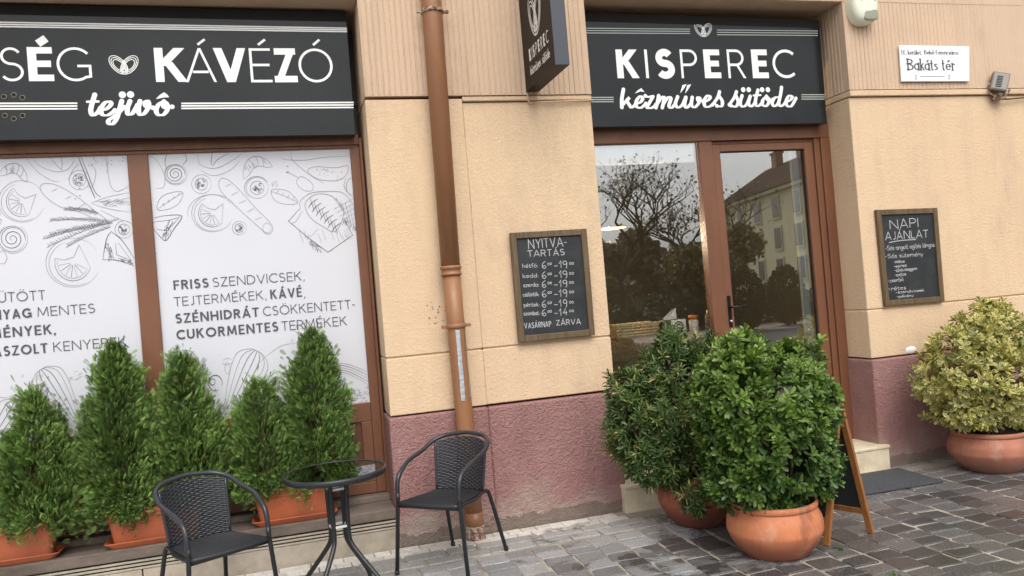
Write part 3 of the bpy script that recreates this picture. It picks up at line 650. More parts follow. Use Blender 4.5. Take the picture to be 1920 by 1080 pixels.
    leaf(r_, [(795, 330), (815, 270), (870, 245), (925, 245), (905, 300), (850, 330)]); leaf(r_, [(1372, 240), (1400, 228), (1460, 240), (1508, 295), (1450, 305), (1392, 285)])
    crois(r_, 1290, 110, 78, -22); wedge(r_, 1075, 350, 70, 35)
    loaf(r_, [(1110, 185), (1140, 175), (1190, 210), (1300, 330), (1370, 400), (1378, 440), (1350, 455), (1310, 420), (1210, 330), (1120, 240)], [((1140, 215), (1170, 200)), ((1170, 260), (1205, 240)), ((1210, 300), (1245, 285)), ((1250, 345), (1285, 325)), ((1290, 385), (1325, 370))])
    dr_(r_, ell(1352, 425, 22, 24)); dr_(r_, ell(1075, 350, 125, 95, 170, 330))
    dr_(r_, spl([(778, 375), (840, 362), (920, 365), (880, 430), (840, 488), (805, 462), (780, 430)]), dark=1, w=0.004); dr_(r_, [(780, 395), (860, 385), (915, 368)], dark=1); dr_(r_, [(790, 430), (845, 440), (905, 375)], dark=1); dr_(r_, [(835, 485), (845, 440)], dark=1)
    hatch(r_, (870, 390), (835, 460), 26, 22, 120, 1)
    dr_(r_, spl([(750, 60), (790, 80), (830, 150), (830, 215), (790, 225)])); dr_(r_, spl([(845, 48), (835, 90), (845, 130)]), dark=1); dr_(r_, spl([(935, 48), (945, 80), (925, 105)]), dark=1)
    dr_(r_, spl([(1000, 50), (1010, 100), (1060, 122), (1110, 118), (1180, 80), (1235, 42)]), w=0.003); dr_(r_, spl([(1010, 130), (1080, 160), (1160, 135), (1210, 90)])); dr_(r_, spl([(1075, 115), (1100, 80), (1160, 45)]), dark=1); dr_(r_, spl([(1070, 110), (1070, 70), (1075, 45)]), dark=1)
    dr_(r_, spl([(1425, 60), (1440, 78), (1540, 82), (1640, 68), (1780, 60)]), w=0.003); dr_(r_, spl([(1475, 40), (1480, 80), (1560, 150), (1640, 200)])); dr_(r_, spl([(1560, 130), (1600, 115), (1700, 120), (1760, 110), (1750, 160), (1700, 185), (1620, 180), (1565, 150)], 6, True), closed=True)
    for k in range(24): x, y = random.uniform(1580, 1730), random.uniform(125, 175); dr_(r_, [(x, y), (x+6, y+3)], dark=k % 2)
    dr_(r_, spl([(1450, 140), (1480, 155), (1510, 170)])); dr_(r_, spl([(1505, 180), (1530, 165), (1580, 200), (1580, 235), (1540, 235), (1505, 205)], 6, True), closed=True)
    for x, y in ((1452, 112), (1448, 142), (1455, 140)): dr_(r_, [(x, y), (x+8, y+3)], dark=1, w=0.005)
    dr_(r_, [(1370, 205), (1385, 190), (1378, 215), (1400, 185), (1398, 215), (1412, 200)])
    dr_(r_, spl([(1750, 175), (1742, 215), (1770, 255), (1785, 260)]), dark=1); dr_(r_, ell(1775, 215, 22, 40, 90, 290), dark=1)
    # braided loaf in a napkin basket
    dr_(r_, spl([(1520, 330), (1520, 290), (1570, 250), (1650, 240), (1740, 250), (1800, 330)]), dark=0, w=0.004); dr_(r_, spl([(1545, 300), (1600, 255), (1680, 265), (1740, 340), (1700, 440), (1640, 420), (1570, 370)], 6, True), closed=True, w=0.0035)
    for k in range(7):
        x, y = 1560+k*20, 290+k*20; dr_(r_, spl([(x, y+35), (x+18, y+8), (x+48, y-12)]), dark=1, w=0.0045); dr_(r_, spl([(x+10, y-15), (x+22, y+20), (x+30, y+45)]), dark=1, w=0.0035)
    dr_(r_, [(1520, 325), (1460, 390), (1555, 470), (1660, 548), (1785, 462), (1740, 375)], dark=1, w=0.004); dr_(r_, [(1530, 340), (1495, 395), (1475, 400)]); dr_(r_, [(1570, 470), (1610, 430)])
    for k in range(6): dr_(r_, [(1680+k*22, 260+k*12), (1730+k*16, 330+k*26)], dark=k % 2); dr_(r_, [(1690+k*14, 330+k*18), (1800, 270+k*26)], dark=0)
    hatch(r_, (1545, 465), (1620, 535), 34, 18, 60, 1); hatch(r_, (1745, 380), (1800, 420), 20, 24, 100, 1)
    for k in range(12): x = random.uniform(1500, 1760); dr_(r_, [(x, random.uniform(420, 470)), (x+20, random.uniform(480, 500))])
    # left half
    l_ = 0
    crois(l_, 70, 140, 74, 14); crois(l_, -60, 330, 60, 0); wedge(l_, 110, 290, 78, 50); wedge(l_, 370, 600, 92, 5); roll(l_, 62, 480, 66, 3); tart(l_, 402, 182, 52); tart(l_, 628, 432, 46)
    loaf(l_, [(203, 225), (225, 200), (290, 210), (380, 260), (470, 330), (540, 385), (520, 400), (420, 350), (310, 320), (235, 270)], [((260, 240), (290, 225)), ((330, 280), (360, 262)), ((400, 320), (430, 300))])
    dr_(l_, spl([(395, 62), (430, 150), (462, 230), (482, 275)]), dark=1, w=0.006); dr_(l_, spl([(408, 62), (445, 150), (480, 240), (510, 268)]), dark=1, w=0.004)
    dr_(l_, spl([(130, 70), (190, 140), (260, 185), (300, 190)])); dr_(l_, spl([(165, 68), (200, 110), (280, 140), (340, 130), (372, 90), (370, 66)]), w=0.003); dr_(l_, spl([(250, 66), (290, 110), (320, 138)])); dr_(l_, spl([(310, 66), (315, 100), (310, 130)]))
    dr_(l_, spl([(345, 180), (370, 130), (400, 100)])); dr_(l_, spl([(455, 95), (485, 140), (470, 210), (440, 215)]))
    dr_(l_, spl([(540, 60), (545, 130), (560, 210), (590, 240), (630, 225), (655, 210)]), w=0.003); dr_(l_, spl([(525, 62), (545, 110), (540, 150)]))
    for k in range(26): x, y = random.uniform(435, 640), random.uniform(66, 110); dr_(l_, [(x, y), (x+5, y+3)], dark=k % 2, w=0.004)
    dr_(l_, spl([(460, 300), (540, 270), (655, 245)])); dr_(l_, spl([(465, 302), (560, 330), (660, 345)])); dr_(l_, spl([(480, 290), (570, 290), (660, 270)])); hatch(l_, (500, 300), (650, 300), 16, 50, -8); dr_(l_, spl([(510, 335), (580, 370), (665, 400)]))
    for bx, by, ex, ey in ((600, 380, 240, 520), (570, 400, 250, 460), (540, 390, 255, 385), (500, 350, 330, 330), (560, 420, 340, 520), (520, 410, 220, 480)):
        dr_(l_, spl([(bx, by), ((bx+ex)/2, (by+ey)/2-8), (ex, ey)]))
        for k in range(26):
            t = k/26; x, y = bx+(ex-bx)*t, by+(ey-by)*t-8*math.sin(PI*t); dr_(l_, [(x, y), (x-13, y+random.uniform(-14, -5))], dark=1, w=0.0035); dr_(l_, [(x, y), (x-16, y+random.uniform(4, 12))], dark=k % 2, w=0.003)
    dr_(l_, spl([(565, 440), (540, 480), (520, 585)]), dark=1, w=0.004); dr_(l_, spl([(520, 585), (600, 590), (680, 618)]), dark=1, w=0.004); dr_(l_, spl([(565, 445), (620, 490), (680, 580)]), dark=1, w=0.004); dr_(l_, [(585, 500), (590, 560), (665, 590), (600, 500)], dark=1)
    hatch(l_, (545, 500), (560, 580), 28, 22, 80, 1); hatch(l_, (590, 575), (660, 600), 20, 20, 20, 1)
    for x, y in ((400, 222), (402, 260), (378, 275)): dr_(l_, [(x, y), (x+6, y+5)], dark=1, w=0.005)
    dr_(l_, spl([(-10, 560), (15, 540), (35, 575), (20, 605), (-10, 600)])); dr_(l_, spl([(-40, 410), (5, 380), (0, 410)]))
    # whisks and flour below
    def whisk(i, px_, py_, ux, uy, wd, L):
        for s_ in (-1, -0.65, -0.3, 0.05, 0.4, 0.75, 1.0):
            nx, ny = -uy, ux
            dr_(i, spl([(px_, py_), (px_+ux*L*0.45+nx*wd*s_*0.7, py_+uy*L*0.45+ny*wd*s_*0.7), (px_+ux*L*0.85+nx*wd*s_, py_+uy*L*0.85+ny*wd*s_), (px_+ux*L+nx*wd*s_*0.45, py_+uy*L+ny*wd*s_*0.45), (px_+ux*L*1.02, py_+uy*L*1.02)]), fl, 0.0036, dark=(1 if abs(s_) < 0.5 else 0))
    whisk(1, 985, 400, 0.42, -0.90, 78, 340); whisk(0, 365, 450, -0.55, -0.83, 80, 330); whisk(0, -60, 520, 0.5, -0.86, 80, 240); whisk(1, 755, 330, 0.3, -0.95, 60, 250)
    dr_(1, spl([(1130, 150), (1200, 90), (1260, 60), (1380, 50)]), fl); dr_(1, spl([(1440, 70), (1455, 90), (1450, 140)]), fl)
    dr_(1, ell(948, 230, 30, 34, 60, 380), fl, 0.006, 1); dr_(1, ell(935, 225, 12, 14), fl, 0.006, 1); hatch(1, (915, 290), (1000, 330), 46, 26, 110, 1, fl); hatch(1, (960, 390), (1000, 340), 24, 30, 120, 1, fl)
    dr_(1, [(980, 130), (1000, 120), (1020, 128)], fl); dr_(1, ell(1000, 165, 10, 26), fl); dr_(1, spl([(975, 140), (1000, 150), (1022, 138)]), fl)
    for k in range(5): dr_(1, spl([(1470, 140+k*9), (1540, 150+k*11), (1625, 185+k*14)]), fl, 0.003, k % 2)
    for k in range(110): x = random.uniform(1480, 1628); y = 325-random.uniform(0, 1)*(x-1440)*0.55; dr_(1, [(x, y), (x+random.uniform(3, 12), y-random.uniform(0, 6))], fl, 0.0035, k % 2)
    for k in range(10): x, y = 310+random.uniform(-10, 50), 190+random.uniform(-10, 30); dr_(0, [(x, y), (x+14, y-5)], fl)
    for (i, dk), ink in inks.items(): ink.build('sketch_print', M['pencil_dark'] if dk else M['pencil'], films[i])
film_print()
def film_text():
    T1, T0 = Ink(plane_y(pf), 0.0030), Ink(plane_y(pf), 0.0030)
    def run(T, s, xl, xr, yl, slope, cap, bold):
        a, b_ = fz(xl, yl), fz(xr, yl+slope*(xr-xl)); c_ = fz(xl, yl-cap); h_ = c_[1]-a[1]
        text(T, s, a[0], b_[0], a[1], b_[1], h_, h_*(0.185 if bold else 0.085), 0.17 if bold else 0.15)
    run(T1, 'FRISS', 880, 1058, 738, -0.075, 47, 1); run(T1, 'SZENDVICSEK,', 1078, 1543, 724, -0.075, 47, 0)
    run(T1, 'TEJTERMÉKEK,', 882, 1350, 822, -0.08, 46, 0); run(T1, 'KÁVÉ', 1370, 1530, 785, -0.08, 47, 1); run(T1, ',', 1538, 1548, 776, -0.08, 46, 0)
    run(T1, 'SZÉNHIDRÁT', 890, 1312, 908, -0.083, 48, 1); run(T1, 'CSÖKKENTETT-', 1333, 1798, 871, -0.083, 47, 0)
    run(T1, 'CUKORMENTES', 895, 1410, 991, -0.087, 49, 1); run(T1, 'TERMÉKEK', 1427, 1758, 946, -0.087, 48, 0)
    run(T0, 'SÜTÖTT', -52, 232, 806, -0.063, 50, 0); run(T0, 'ANYAG', -85, 163, 895, -0.07, 49, 1); run(T0, 'MENTES', 190, 483, 874, -0.07, 48, 0)
    run(T0, 'MÉNYEK,', -50, 283, 985, -0.075, 50, 1); run(T0, 'ÁSZOLT', -35, 243, 1078, -0.08, 50, 1); run(T0, 'KENYEREK', 272, 643, 1052, -0.083, 49, 0)
    T1.build('lettering', M['ink'], films[1]); T0.build('lettering', M['ink'], films[0])
film_text()

# ================================================================== GROUND
def sheet(name, x0, x1, y0, y1, z, m):
    b_ = MB(); b_.add([(x0, y0, z), (x1, y0, z), (x1, y1, z), (x0, y1, z)], [(0, 1, 2, 3)]); return tag(b_.build(name, m), kind='structure')
M['earth'] = mat('joint sand', (0.30, 0.255, 0.20), 0.95); n = N(M['earth'])
n.color(n.mix(n.ramp(n.noise(3.0, 5, 0.65), [(0.38, 0.0), (0.66, 1.0)]), (0.40, 0.355, 0.29), (0.20, 0.175, 0.145))); n.bump(n.noise(90, 4), 0.6, 0.006)
M['asphalt'] = mat('asphalt', (0.06, 0.06, 0.062), 0.85)
M['lawn'] = mat('lawn', (0.07, 0.10, 0.03), 0.95); n = N(M['lawn']); n.color(n.mix(n.noise(8, 5), (0.06, 0.095, 0.025), (0.10, 0.12, 0.045)))
sheet('ground', -150, 200, -200, 4.0, -0.0075, M['earth'])
sheet('road', -150, 200, -13.5, -6.6, -0.003, M['asphalt'])
sheet('lawn', -150, 200, -70, -16.5, -0.003, M['lawn'])
def stone_mat():
    m = mat('basalt setts', (0.1, 0.1, 0.1), 0.6, spec=0.5); n = N(m)
    a = n.node('ShaderNodeVertexColor', layer_name='Col')
    sp_ = n.noise(85, 5, 0.7); c = n.mix(0.75, a.outputs[0], n.ramp(sp_, [(0.28, 0.12), (0.72, 0.88)]), 'OVERLAY')
    blot = n.noise(9, 5, 0.65)
    c = n.mix(n.math('MULTIPLY', n.ramp(blot, [(0.50, 0.0), (0.72, 1.0)]), 0.40), c, (0.20, 0.185, 0.165))
    # wet patches: darker and glossy, more of them away from the wall to the right
    xyz = n.node('ShaderNodeSeparateXYZ'); n.link(n.tc.outputs['Object'], xyz.inputs[0])
    g = n.math('ADD', n.math('MULTIPLY', xyz.outputs['X'], 0.13), n.math('MULTIPLY', xyz.outputs['Y'], -0.14))
    wet = n.math('ADD', g, n.math('MULTIPLY', n.noise(1.9, 6, 0.68, dist=0.4), 1.15))
    wet = n.ramp(wet, [(0.93, 0.0), (1.04, 1.0)])
    n.color(n.mix(n.math('MULTIPLY', wet, 0.68), c, n.mix(1.0, c, (0.25, 0.24, 0.225), 'MULTIPLY')))
    n.rough(n.mix(wet, n.ramp(sp_, [(0.3, 0.55), (0.7, 0.8)]), (0.09, 0.09, 0.09)))
    b1 = n.bump(blot, 0.22, 0.008); n.bump(sp_, 0.28, 0.004, b1); return m
M['stone'] = stone_mat()
def pavement():
    V = []; F = []; Cc = []; rr = random.Random(5)
    def stone(cx, cy, lx, ly, rot, col, h=0.0, jit=0.007, bev=0.010):
        c_, s_ = math.cos(rot), math.sin(rot); o = len(V)
        cor = [(sx*lx/2+rr.uniform(-jit, jit), sy*ly/2+rr.uniform(-jit, jit)) for sx, sy in ((-1, -1), (1, -1), (1, 1), (-1, 1))]
        # round the corners: eight points per ring
        ring = []
        for k in range(4):
            p = Vector(cor[k]); a = Vector(cor[k-1]); b_ = Vector(cor[(k+1) % 4]); m_ = bev*1.3
            ring += [p+(a-p).normalized()*m_, p+(b_-p).normalized()*m_]
        tilt = (rr.uniform(-0.008, 0.008), rr.uniform(-0.008, 0.008))
        for sc, z in ((1.0, -0.03), (1.0, -bev*0.8), (1-bev*0.7/min(lx, ly), -bev*0.25), (1-bev*2.2/min(lx, ly), 0.0)):
            for q in ring:
                x, y = q.x*sc, q.y*sc
                V.append((cx+x*c_-y*s_, cy+x*s_+y*c_, h+z+(tilt[0]*x+tilt[1]*y if z > -0.02 else 0))); Cc.append(col)
        for k in range(3):
            for j in range(8): F.append((o+k*8+j, o+k*8+(j+1) % 8, o+(k+1)*8+(j+1) % 8, o+(k+1)*8+j))
        F.append(tuple(o+24+j for j in range(8)))
    def grey(lo, hi, warm=0.0): g = rr.uniform(lo, hi); return (g*(1.03+warm), g*(1.0+warm*0.3), g*(0.98-warm), 1)
    # pale tile border along the wall
    x = -2.4
    while x < 7.5:
        for r_, (yc, ly) in enumerate(((-0.078, 0.088), (-0.170, 0.088))):
            if r_ == 1 and x > 2.2: continue
            if 2.05 < x < 4.3: continue
            stone(x+0.046*(r_)+rr.uniform(-0.004, 0.004), yc, 0.090, ly, 0, grey(0.50, 0.64, 0.06), rr.uniform(-0.002, 0.0005), 0.003, 0.003)
        x += 0.095
    # two courses of long smooth slabs
    for k, yc in enumerate((-0.272, -0.392)):
        x = -2.6+0.1*k
        while x < 7.5:
            l_ = rr.uniform(0.17, 0.30)
            stone(x+l_/2, yc+rr.uniform(-0.006, 0.006)+0.02*math.sin(x*1.3), l_-0.014, 0.106, rr.uniform(-0.03, 0.03), grey(0.22, 0.36, 0.015) if x < 3.6 else grey(0.32, 0.42, 0.03), rr.uniform(-0.002, 0.002), 0.008, 0.005); x += l_
    # sett columns running away from the wall
    x = -3.0; ci = 0
    while x < 8.0:
        wd = rr.uniform(0.165, 0.195); y = -0.46+rr.uniform(-0.01, 0.0); ph = rr.uniform(0, 6)
        while y > -5.6:
            l_ = rr.uniform(0.105, 0.165)
            dx = 0.02*math.sin(1.1*y+ph*0.12+x*0.3)+(x-2.6)*0.02*(-y)*-0.6
            t = min(1, max(0, (-y-0.35)/0.55))
            lo, hi = (0.20, 0.32) if t < 0.5 else (0.105, 0.29)
            if x < 0.9: lo, hi = 0.22, 0.34
            stone(x+wd/2+dx, y-l_/2, wd-rr.uniform(0.008, 0.018), l_-rr.uniform(0.007, 0.015), rr.uniform(-0.06, 0.06), grey(lo, hi, rr.uniform(-0.045, 0.012)), rr.uniform(-0.0025, 0.0015), 0.011, 0.005); y -= l_
        x += wd; ci += 1
    me = bpy.data.meshes.new('pavement'); me.from_pydata(V, [], F)
    at_ = me.color_attributes.new('Col', 'FLOAT_COLOR', 'POINT'); at_.data.foreach_set('color', np.array(Cc, dtype=np.float32).ravel())
    me.polygons.foreach_set('use_smooth', [False]*len(F)); me.update()
    tag(link('pavement', me, M['stone']), kind='structure')
pavement()

# ================================================================== SIGNS
YS = 0.165
def sign_panel(name, corners, label, thick=0.085):
    e = empty(name, (0, 0, 0), 0, label, 'shop sign')
    m_ = MB(); tl, tr, br, bl = corners
    v = [(p[0], YS, p[1]) for p in (bl, br, tr, tl)] + [(p[0], YS+thick, p[1]) for p in (bl, br, tr, tl)]
    m_.add(v, [(0, 1, 2, 3), (7, 6, 5, 4), (0, 4, 5, 1), (1, 5, 6, 2), (2, 6, 7, 3), (3, 7, 4, 0)]); m_.build('panel', M['sign'], e, 0.003, 1)
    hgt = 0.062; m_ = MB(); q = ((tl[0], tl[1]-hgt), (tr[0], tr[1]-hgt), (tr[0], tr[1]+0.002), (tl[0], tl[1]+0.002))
    m_.add([(p[0], YS-0.002, p[1]) for p in q]+[(p[0], YS+0.05, p[1]+0.0005) for p in q], [(0, 1, 2, 3), (0, 4, 5, 1), (3, 2, 6, 7)]); m_.build('soffit_shade_strip', M['void'], e); return e  # soffit shade on the panel top, put in as a black strip
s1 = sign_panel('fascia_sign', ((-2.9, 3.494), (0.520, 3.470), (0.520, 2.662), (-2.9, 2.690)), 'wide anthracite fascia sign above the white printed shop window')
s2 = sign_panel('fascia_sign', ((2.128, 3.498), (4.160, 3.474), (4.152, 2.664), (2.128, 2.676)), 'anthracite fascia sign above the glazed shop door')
def z1p(x, y): p = at(x/2.7, y/2.7, 1, YS); return (p.x, p.z)
def letters(ink, items, zf, ytop, ybot, cap_ref=None):
    for ch, xl, xr, dy, wt in items:
        a = zf(xl, (ytop+ybot)/2+dy); b_ = zf(xr, (ytop+ybot)/2+dy); lo = zf((xl+xr)/2, ybot+dy); hi = zf((xl+xr)/2, ytop+dy); c_ = hi[1]-lo[1]
        q = wt*c_; wd, st = glyph(ch, 0.05, 0.05, 0.1)
        text(ink, ch, a[0], b_[0], lo[1], lo[1], c_, q)
i1 = Ink(plane_y(YS))
B_, T_ = 0.235, 0.072
letters(i1, [('S', -2, 118, 0, T_), ('É', 141, 270, -1, B_), ('G', 287, 466, 0, T_), ('K', 784, 945, 3, B_), ('Á', 935, 1092, 4, T_), ('V', 1083, 1248, 4, B_+0.01), ('É', 1265, 1374, 5, T_), ('Z', 1386, 1502, 5, B_), ('Ó', 1511, 1684, 6, T_)], z1p, 240, 412)
letters(i1, [('É', -285, -175, -2, B_), ('S', -150, -40, -2, T_)], z1p, 240, 412)
i1.build('capital_lettering', M['white'], s1)
ih = Ink(plane_y(YS)); a = z1p(628, 331); b_ = z1p(553, 331); c_ = z1p(702, 331); d_ = z1p(628, 278); e_ = z1p(628, 384)
heart(ih, a[0], a[1], c_[0]-b_[0], d_[1]-e_[1], 0.0044); ih.build('heart_logo', M['white'], s1)
il = Ink(plane_y(YS))
for k in range(3):
    il.stroke([z1p(-500, 97+11*k), z1p(0, 113+11*k), z1p(1757, 143+9*k)], 0.0085)
    il.stroke([z1p(-500, 525+14*k), z1p(392, 523+14*k)], 0.0095); il.stroke([z1p(918, 524+12.5*k), z1p(1790, 519+12.5*k)], 0.0095)
il.build('stripes', M['white'], s1)
def script(ink, zf, w, strokes, dots, polys, cross):
    for s_ in strokes: ink.stroke([zf(*p) for p in spl(s_, 7)], w, contrast=0.42, round_=True)
    for s_ in cross: ink.stroke([zf(*p) for p in s_], w*0.5, round_=True)
    for x, y, r_ in dots:
        a, b_ = zf(x, y), zf(x+r_, y); q = b_[0]-a[0]; ink.dot(a[0], a[1], q)
    for p in polys: ink.poly([zf(*q) for q in p])
def zA(x, y): p = at(x/5.333, 130+y/5.333, 1, YS); return (p.x, p.z)
isc = Ink(plane_y(YS)); u = zA(1000, 400)[0]; wpx = (zA(1060, 400)[0]-u)
script(isc, zA, wpx*0.86, [
    [(948, 255), (925, 330), (908, 410), (925, 458), (968, 440), (1005, 390)],
    [(1000, 408), (1060, 398), (1108, 355), (1098, 325), (1050, 335), (1012, 395), (1022, 450), (1080, 458), (1150, 412)],
    [(1218, 318), (1195, 400), (1168, 490), (1128, 545), (1088, 540), (1090, 508), (1130, 480), (1190, 430), (1240, 380)],
    [(1300, 320), (1275, 390), (1280, 448), (1325, 440), (1375, 360)],
    [(1400, 320), (1385, 395), (1398, 452), (1445, 440), (1488, 370), (1478, 318), (1450, 335), (1465, 375), (1530, 385)],
    [(1640, 322), (1590, 350), (1562, 410), (1585, 455), (1640, 450), (1678, 390), (1660, 335), (1632, 340), (1648, 385), (1722, 375)]],
    [(1224, 255, 37), (1306, 253, 37)], [[(1558, 298), (1600, 255), (1640, 230), (1670, 250), (1692, 280), (1640, 282), (1600, 290)]], [[(872, 325), (985, 322)]])
isc.build('script_lettering', M['white'], s1)
bh = MB()
for x, y in ((40, 275), (140, 258), (226, 285), (50, 465), (140, 497), (228, 465)):
    p = zA(x, y); T = Matrix.Translation((p[0], YS-0.0005, p[1])) @ Matrix.Rotation(R(90), 4, 'X')
    bh.lathe([(0.0001, 0.0012), (0.0115, 0.0012)], 14, 0, T=T); bh.lathe([(0.0115, 0.0012), (0.0118, 0.0045), (0.0155, 0.0045), (0.016, 0.0)], 14, 1, T=T)
bh.build('drill_hole', [M['void'], M['grey_metal']], s1)
def z2p(x, y): p = at(1140+x/4.8, 60+y/4.8, 1, YS); return (p.x, p.z)
i2 = Ink(plane_y(YS))
letters(i2, [('K', 75, 274, 0, 0.245), ('I', 333, 361, 0, 0.105), ('S', 424, 597, 0, 0.25), ('P', 652, 803, 0, 0.088), ('E', 862, 1010, 0, 0.25), ('R', 1075, 1232, 0, 0.088), ('E', 1293, 1438, 0, 0.25), ('C', 1480, 1675, 0, 0.10)], z2p, 158, 416)
i2.build('capital_lettering', M['white'], s2)
isc = Ink(plane_y(YS)); wpx = z2p(642, 600)[0]-z2p(600, 600)[0]
script(isc, z2p, wpx*0.76, [
    [(138, 518), (124, 600), (124, 678)], [(138, 645), (180, 605), (192, 590), (170, 618), (190, 655), (212, 680), (248, 650)],
    [(248, 648), (290, 632), (310, 600), (288, 580), (255, 620), (255, 670), (295, 682), (340, 645)],
    [(335, 575), (365, 585), (402, 580), (370, 640), (352, 680), (395, 682), (430, 655)],
    [(455, 575), (445, 630), (430, 680)], [(440, 650), (482, 590), (505, 595), (488, 680)], [(496, 650), (540, 590), (565, 600), (548, 665), (572, 682), (605, 645)],
    [(625, 585), (606, 645), (628, 680), (668, 655), (698, 590)], [(700, 590), (688, 655), (708, 682), (745, 645)],
    [(757, 590), (750, 655), (778, 678), (812, 645), (826, 600), (808, 590), (812, 620), (855, 622)],
    [(858, 632), (902, 612), (918, 585), (892, 575), (864, 618), (872, 668), (910, 672), (955, 640)],
    [(940, 655), (985, 590), (1002, 540)], [(998, 575), (1028, 625), (1020, 668), (978, 665)],
    [(1090, 655), (1135, 590), (1154, 540)], [(1150, 575), (1170, 630), (1148, 672), (1105, 662)],
    [(1205, 575), (1188, 640), (1210, 672), (1248, 650), (1278, 580)], [(1278, 580), (1264, 642), (1288, 670), (1320, 640)],
    [(1348, 525), (1328, 600), (1328, 655), (1355, 665), (1390, 630)],
    [(1425, 580), (1392, 615), (1390, 655), (1425, 665), (1452, 615), (1428, 585), (1438, 615), (1482, 608)],
    [(1540, 590), (1502, 592), (1476, 640), (1496, 668), (1530, 640), (1550, 570), (1560, 500)], [(1550, 570), (1536, 640), (1555, 668), (1592, 642)],
    [(1598, 632), (1640, 612), (1656, 585), (1628, 575), (1602, 620), (1612, 664), (1650, 665), (1690, 598)]],
    [(1215, 520, 20), (1265, 520, 20), (1386, 520, 20), (1438, 520, 20)],
    [[(240, 555), (262, 530), (298, 505), (328, 540), (290, 535)], [(648, 552), (668, 480), (708, 468), (676, 520)], [(692, 555), (712, 480), (748, 470), (718, 522)]], [[(1308, 572), (1372, 568)]])
isc.build('script_lettering', M['white'], s2)
def zB(x, y): p = at(640+x/2.7, y/2.7, 1, YS); return (p.x, p.z)
def zC(x, y): p = at(1220+x/2.7, y/2.7, 1, YS); return (p.x, p.z)
il = Ink(plane_y(YS))
for k in range(3):
    il.stroke([zB(1240, 143+12*k), zB(1765, 148+11*k)], 0.0065); il.stroke([zC(335, 152+12*k), zC(845, 157+11.5*k)], 0.0065)
    il.stroke([zB(1240, 494+11*k), zB(1378, 493+11*k)], 0.0065); il.stroke([zC(762, 480+11*k), zC(880, 480+11*k)], 0.0065)
il.build('stripes', M['vinyl_dim'], s2)
ih = Ink(plane_y(YS)); a = zC(266, 154); heart(ih, a[0], a[1], zC(310, 154)[0]-zC(222, 154)[0], zC(266, 116)[1]-zC(266, 192)[1], 0.0036); ih.build('heart_logo', M['white'], s2)

# projecting box sign
bx = empty('projecting_sign', (1.655, 0, 2.9), 0, 'dark box sign sticking out of the ribbed wall beside the drainpipe', 'box sign')
TB, YB0, YB1, ZB0, ZB1 = 0.090, -0.62, -0.018, 2.886, 3.72
m_ = MB(); m_.box(0, TB, YB0, YB1, ZB0-2.9, ZB1-2.9); m_.f.pop(2); m_.mi.pop(); m_.sm.pop()
m_.build('box', M['signbox'], bx)
m_ = MB(); m_.box(-0.001, TB+0.001, YB0-0.006, YB0-0.0005, ZB0-2.9-0.001, ZB1-2.9); m_.build('edge_strip', M['signedge'], bx, 0.002, 1)
m_ = MB(); m_.box(0.02, 0.07, -0.0175, 0.0, 0.06, 0.10); m_.box(0.02, 0.07, -0.0175, 0.0, 0.66, 0.70); m_.build('wall_bracket', M['handle'], bx)
ib = Ink(lambda u, v, h: (-h, YB1+(YB0-YB1)*u, v))
L_ = 0.585
def sgl(s, u0, u1, z, cap, w, bold='', wb=None, **k):
    ib2 = Ink(lambda u, v, h: (-h, YB1-u, v)); text(ib2, s, u0*L_, u1*L_, z, z, cap, w, bold=bold, wb=wb, **k); return ib2
t1 = sgl('KISPEREC', 0.22, 0.90, 0.150, 0.078, 0.008, 'KSE', 0.020, gap=0.34)
t1.build('lettering', M['white'], bx)
t2 = Ink(lambda u, v, h: (-h, YB1-u, v)); text(t2, 'kézműves'.replace('ű', 'ü'), 0.22*L_, 0.60*L_, 0.058, 0.058, 0.060, 0.0075, gap=0.10); text(t2, 'sütöde', 0.65*L_, 0.90*L_, 0.058, 0.058, 0.060, 0.0075, gap=0.10)
t2.build('script_lettering', M['white'], bx)
t3 = Ink(lambda u, v, h: (-h, YB1-u, v)); heart(t3, 0.53*L_, 0.395, 0.36*L_*1.2, 0.30, 0.0085); t3.build('heart_logo', M['white'], bx)
cb = MB(); q0 = at(988, 178, 1, -0.003); q1 = at(990, 193, 1, -0.003); q2 = at(1112, 188, 1, -0.006)
cb.tube([(q0.x, -0.012, 2.892), (q1.x, -0.012, q1.z+0.01), (q1.x+0.012, -0.010, q1.z), (2.13, -0.010, q2.z), (2.14, 0.10, q2.z)], 0.0055, 6)
tag(cb.build('cable', M['wall'], None), 'thin peach painted cable clipped under the dark box sign', 'cable')

# street sign
ss = empty('street_sign', (0, 0, 0), 0, 'white enamel street name plate on the ribbed wall', 'street sign')
A = [at(1680, 87), at(1811, 89.5), at(1811.5, 154.5), at(1684.5, 155)]
m_ = MB(); v = [(p.x, -0.034, p.z) for p in (A[3], A[2], A[1], A[0])]+[(p.x, -0.022, p.z) for p in (A[3], A[2], A[1], A[0])]
m_.add(v, [(0, 1, 2, 3), (7, 6, 5, 4), (0, 4, 5, 1), (1, 5, 6, 2), (2, 6, 7, 3), (3, 7, 4, 0)]); m_.build('plate', M['enamel'], ss, 0.003, 2)
it = Ink(plane_y(-0.034), 0.0012)
def zS(x, y): p = at(1560+x/4.908, y/4.908, 1, -0.034); return (p.x, p.z)
def srun(s, xl, xr, y, cap, w, **k):
    a, b_, c_ = zS(xl, y), zS(xr, y), zS(xl, y-cap); text(it, s, a[0], b_[0], a[1], b_[1]-0.002, c_[1]-a[1], w, **k)
srun('IX.', 640, 682, 502, 44, 0.0055, contrast=0.35); srun('kerület,', 698, 828, 502, 44, 0.0055, contrast=0.4, gap=0.1); srun('Belső-Ferencváros', 848, 1162, 502, 44, 0.0055, contrast=0.4, gap=0.09)
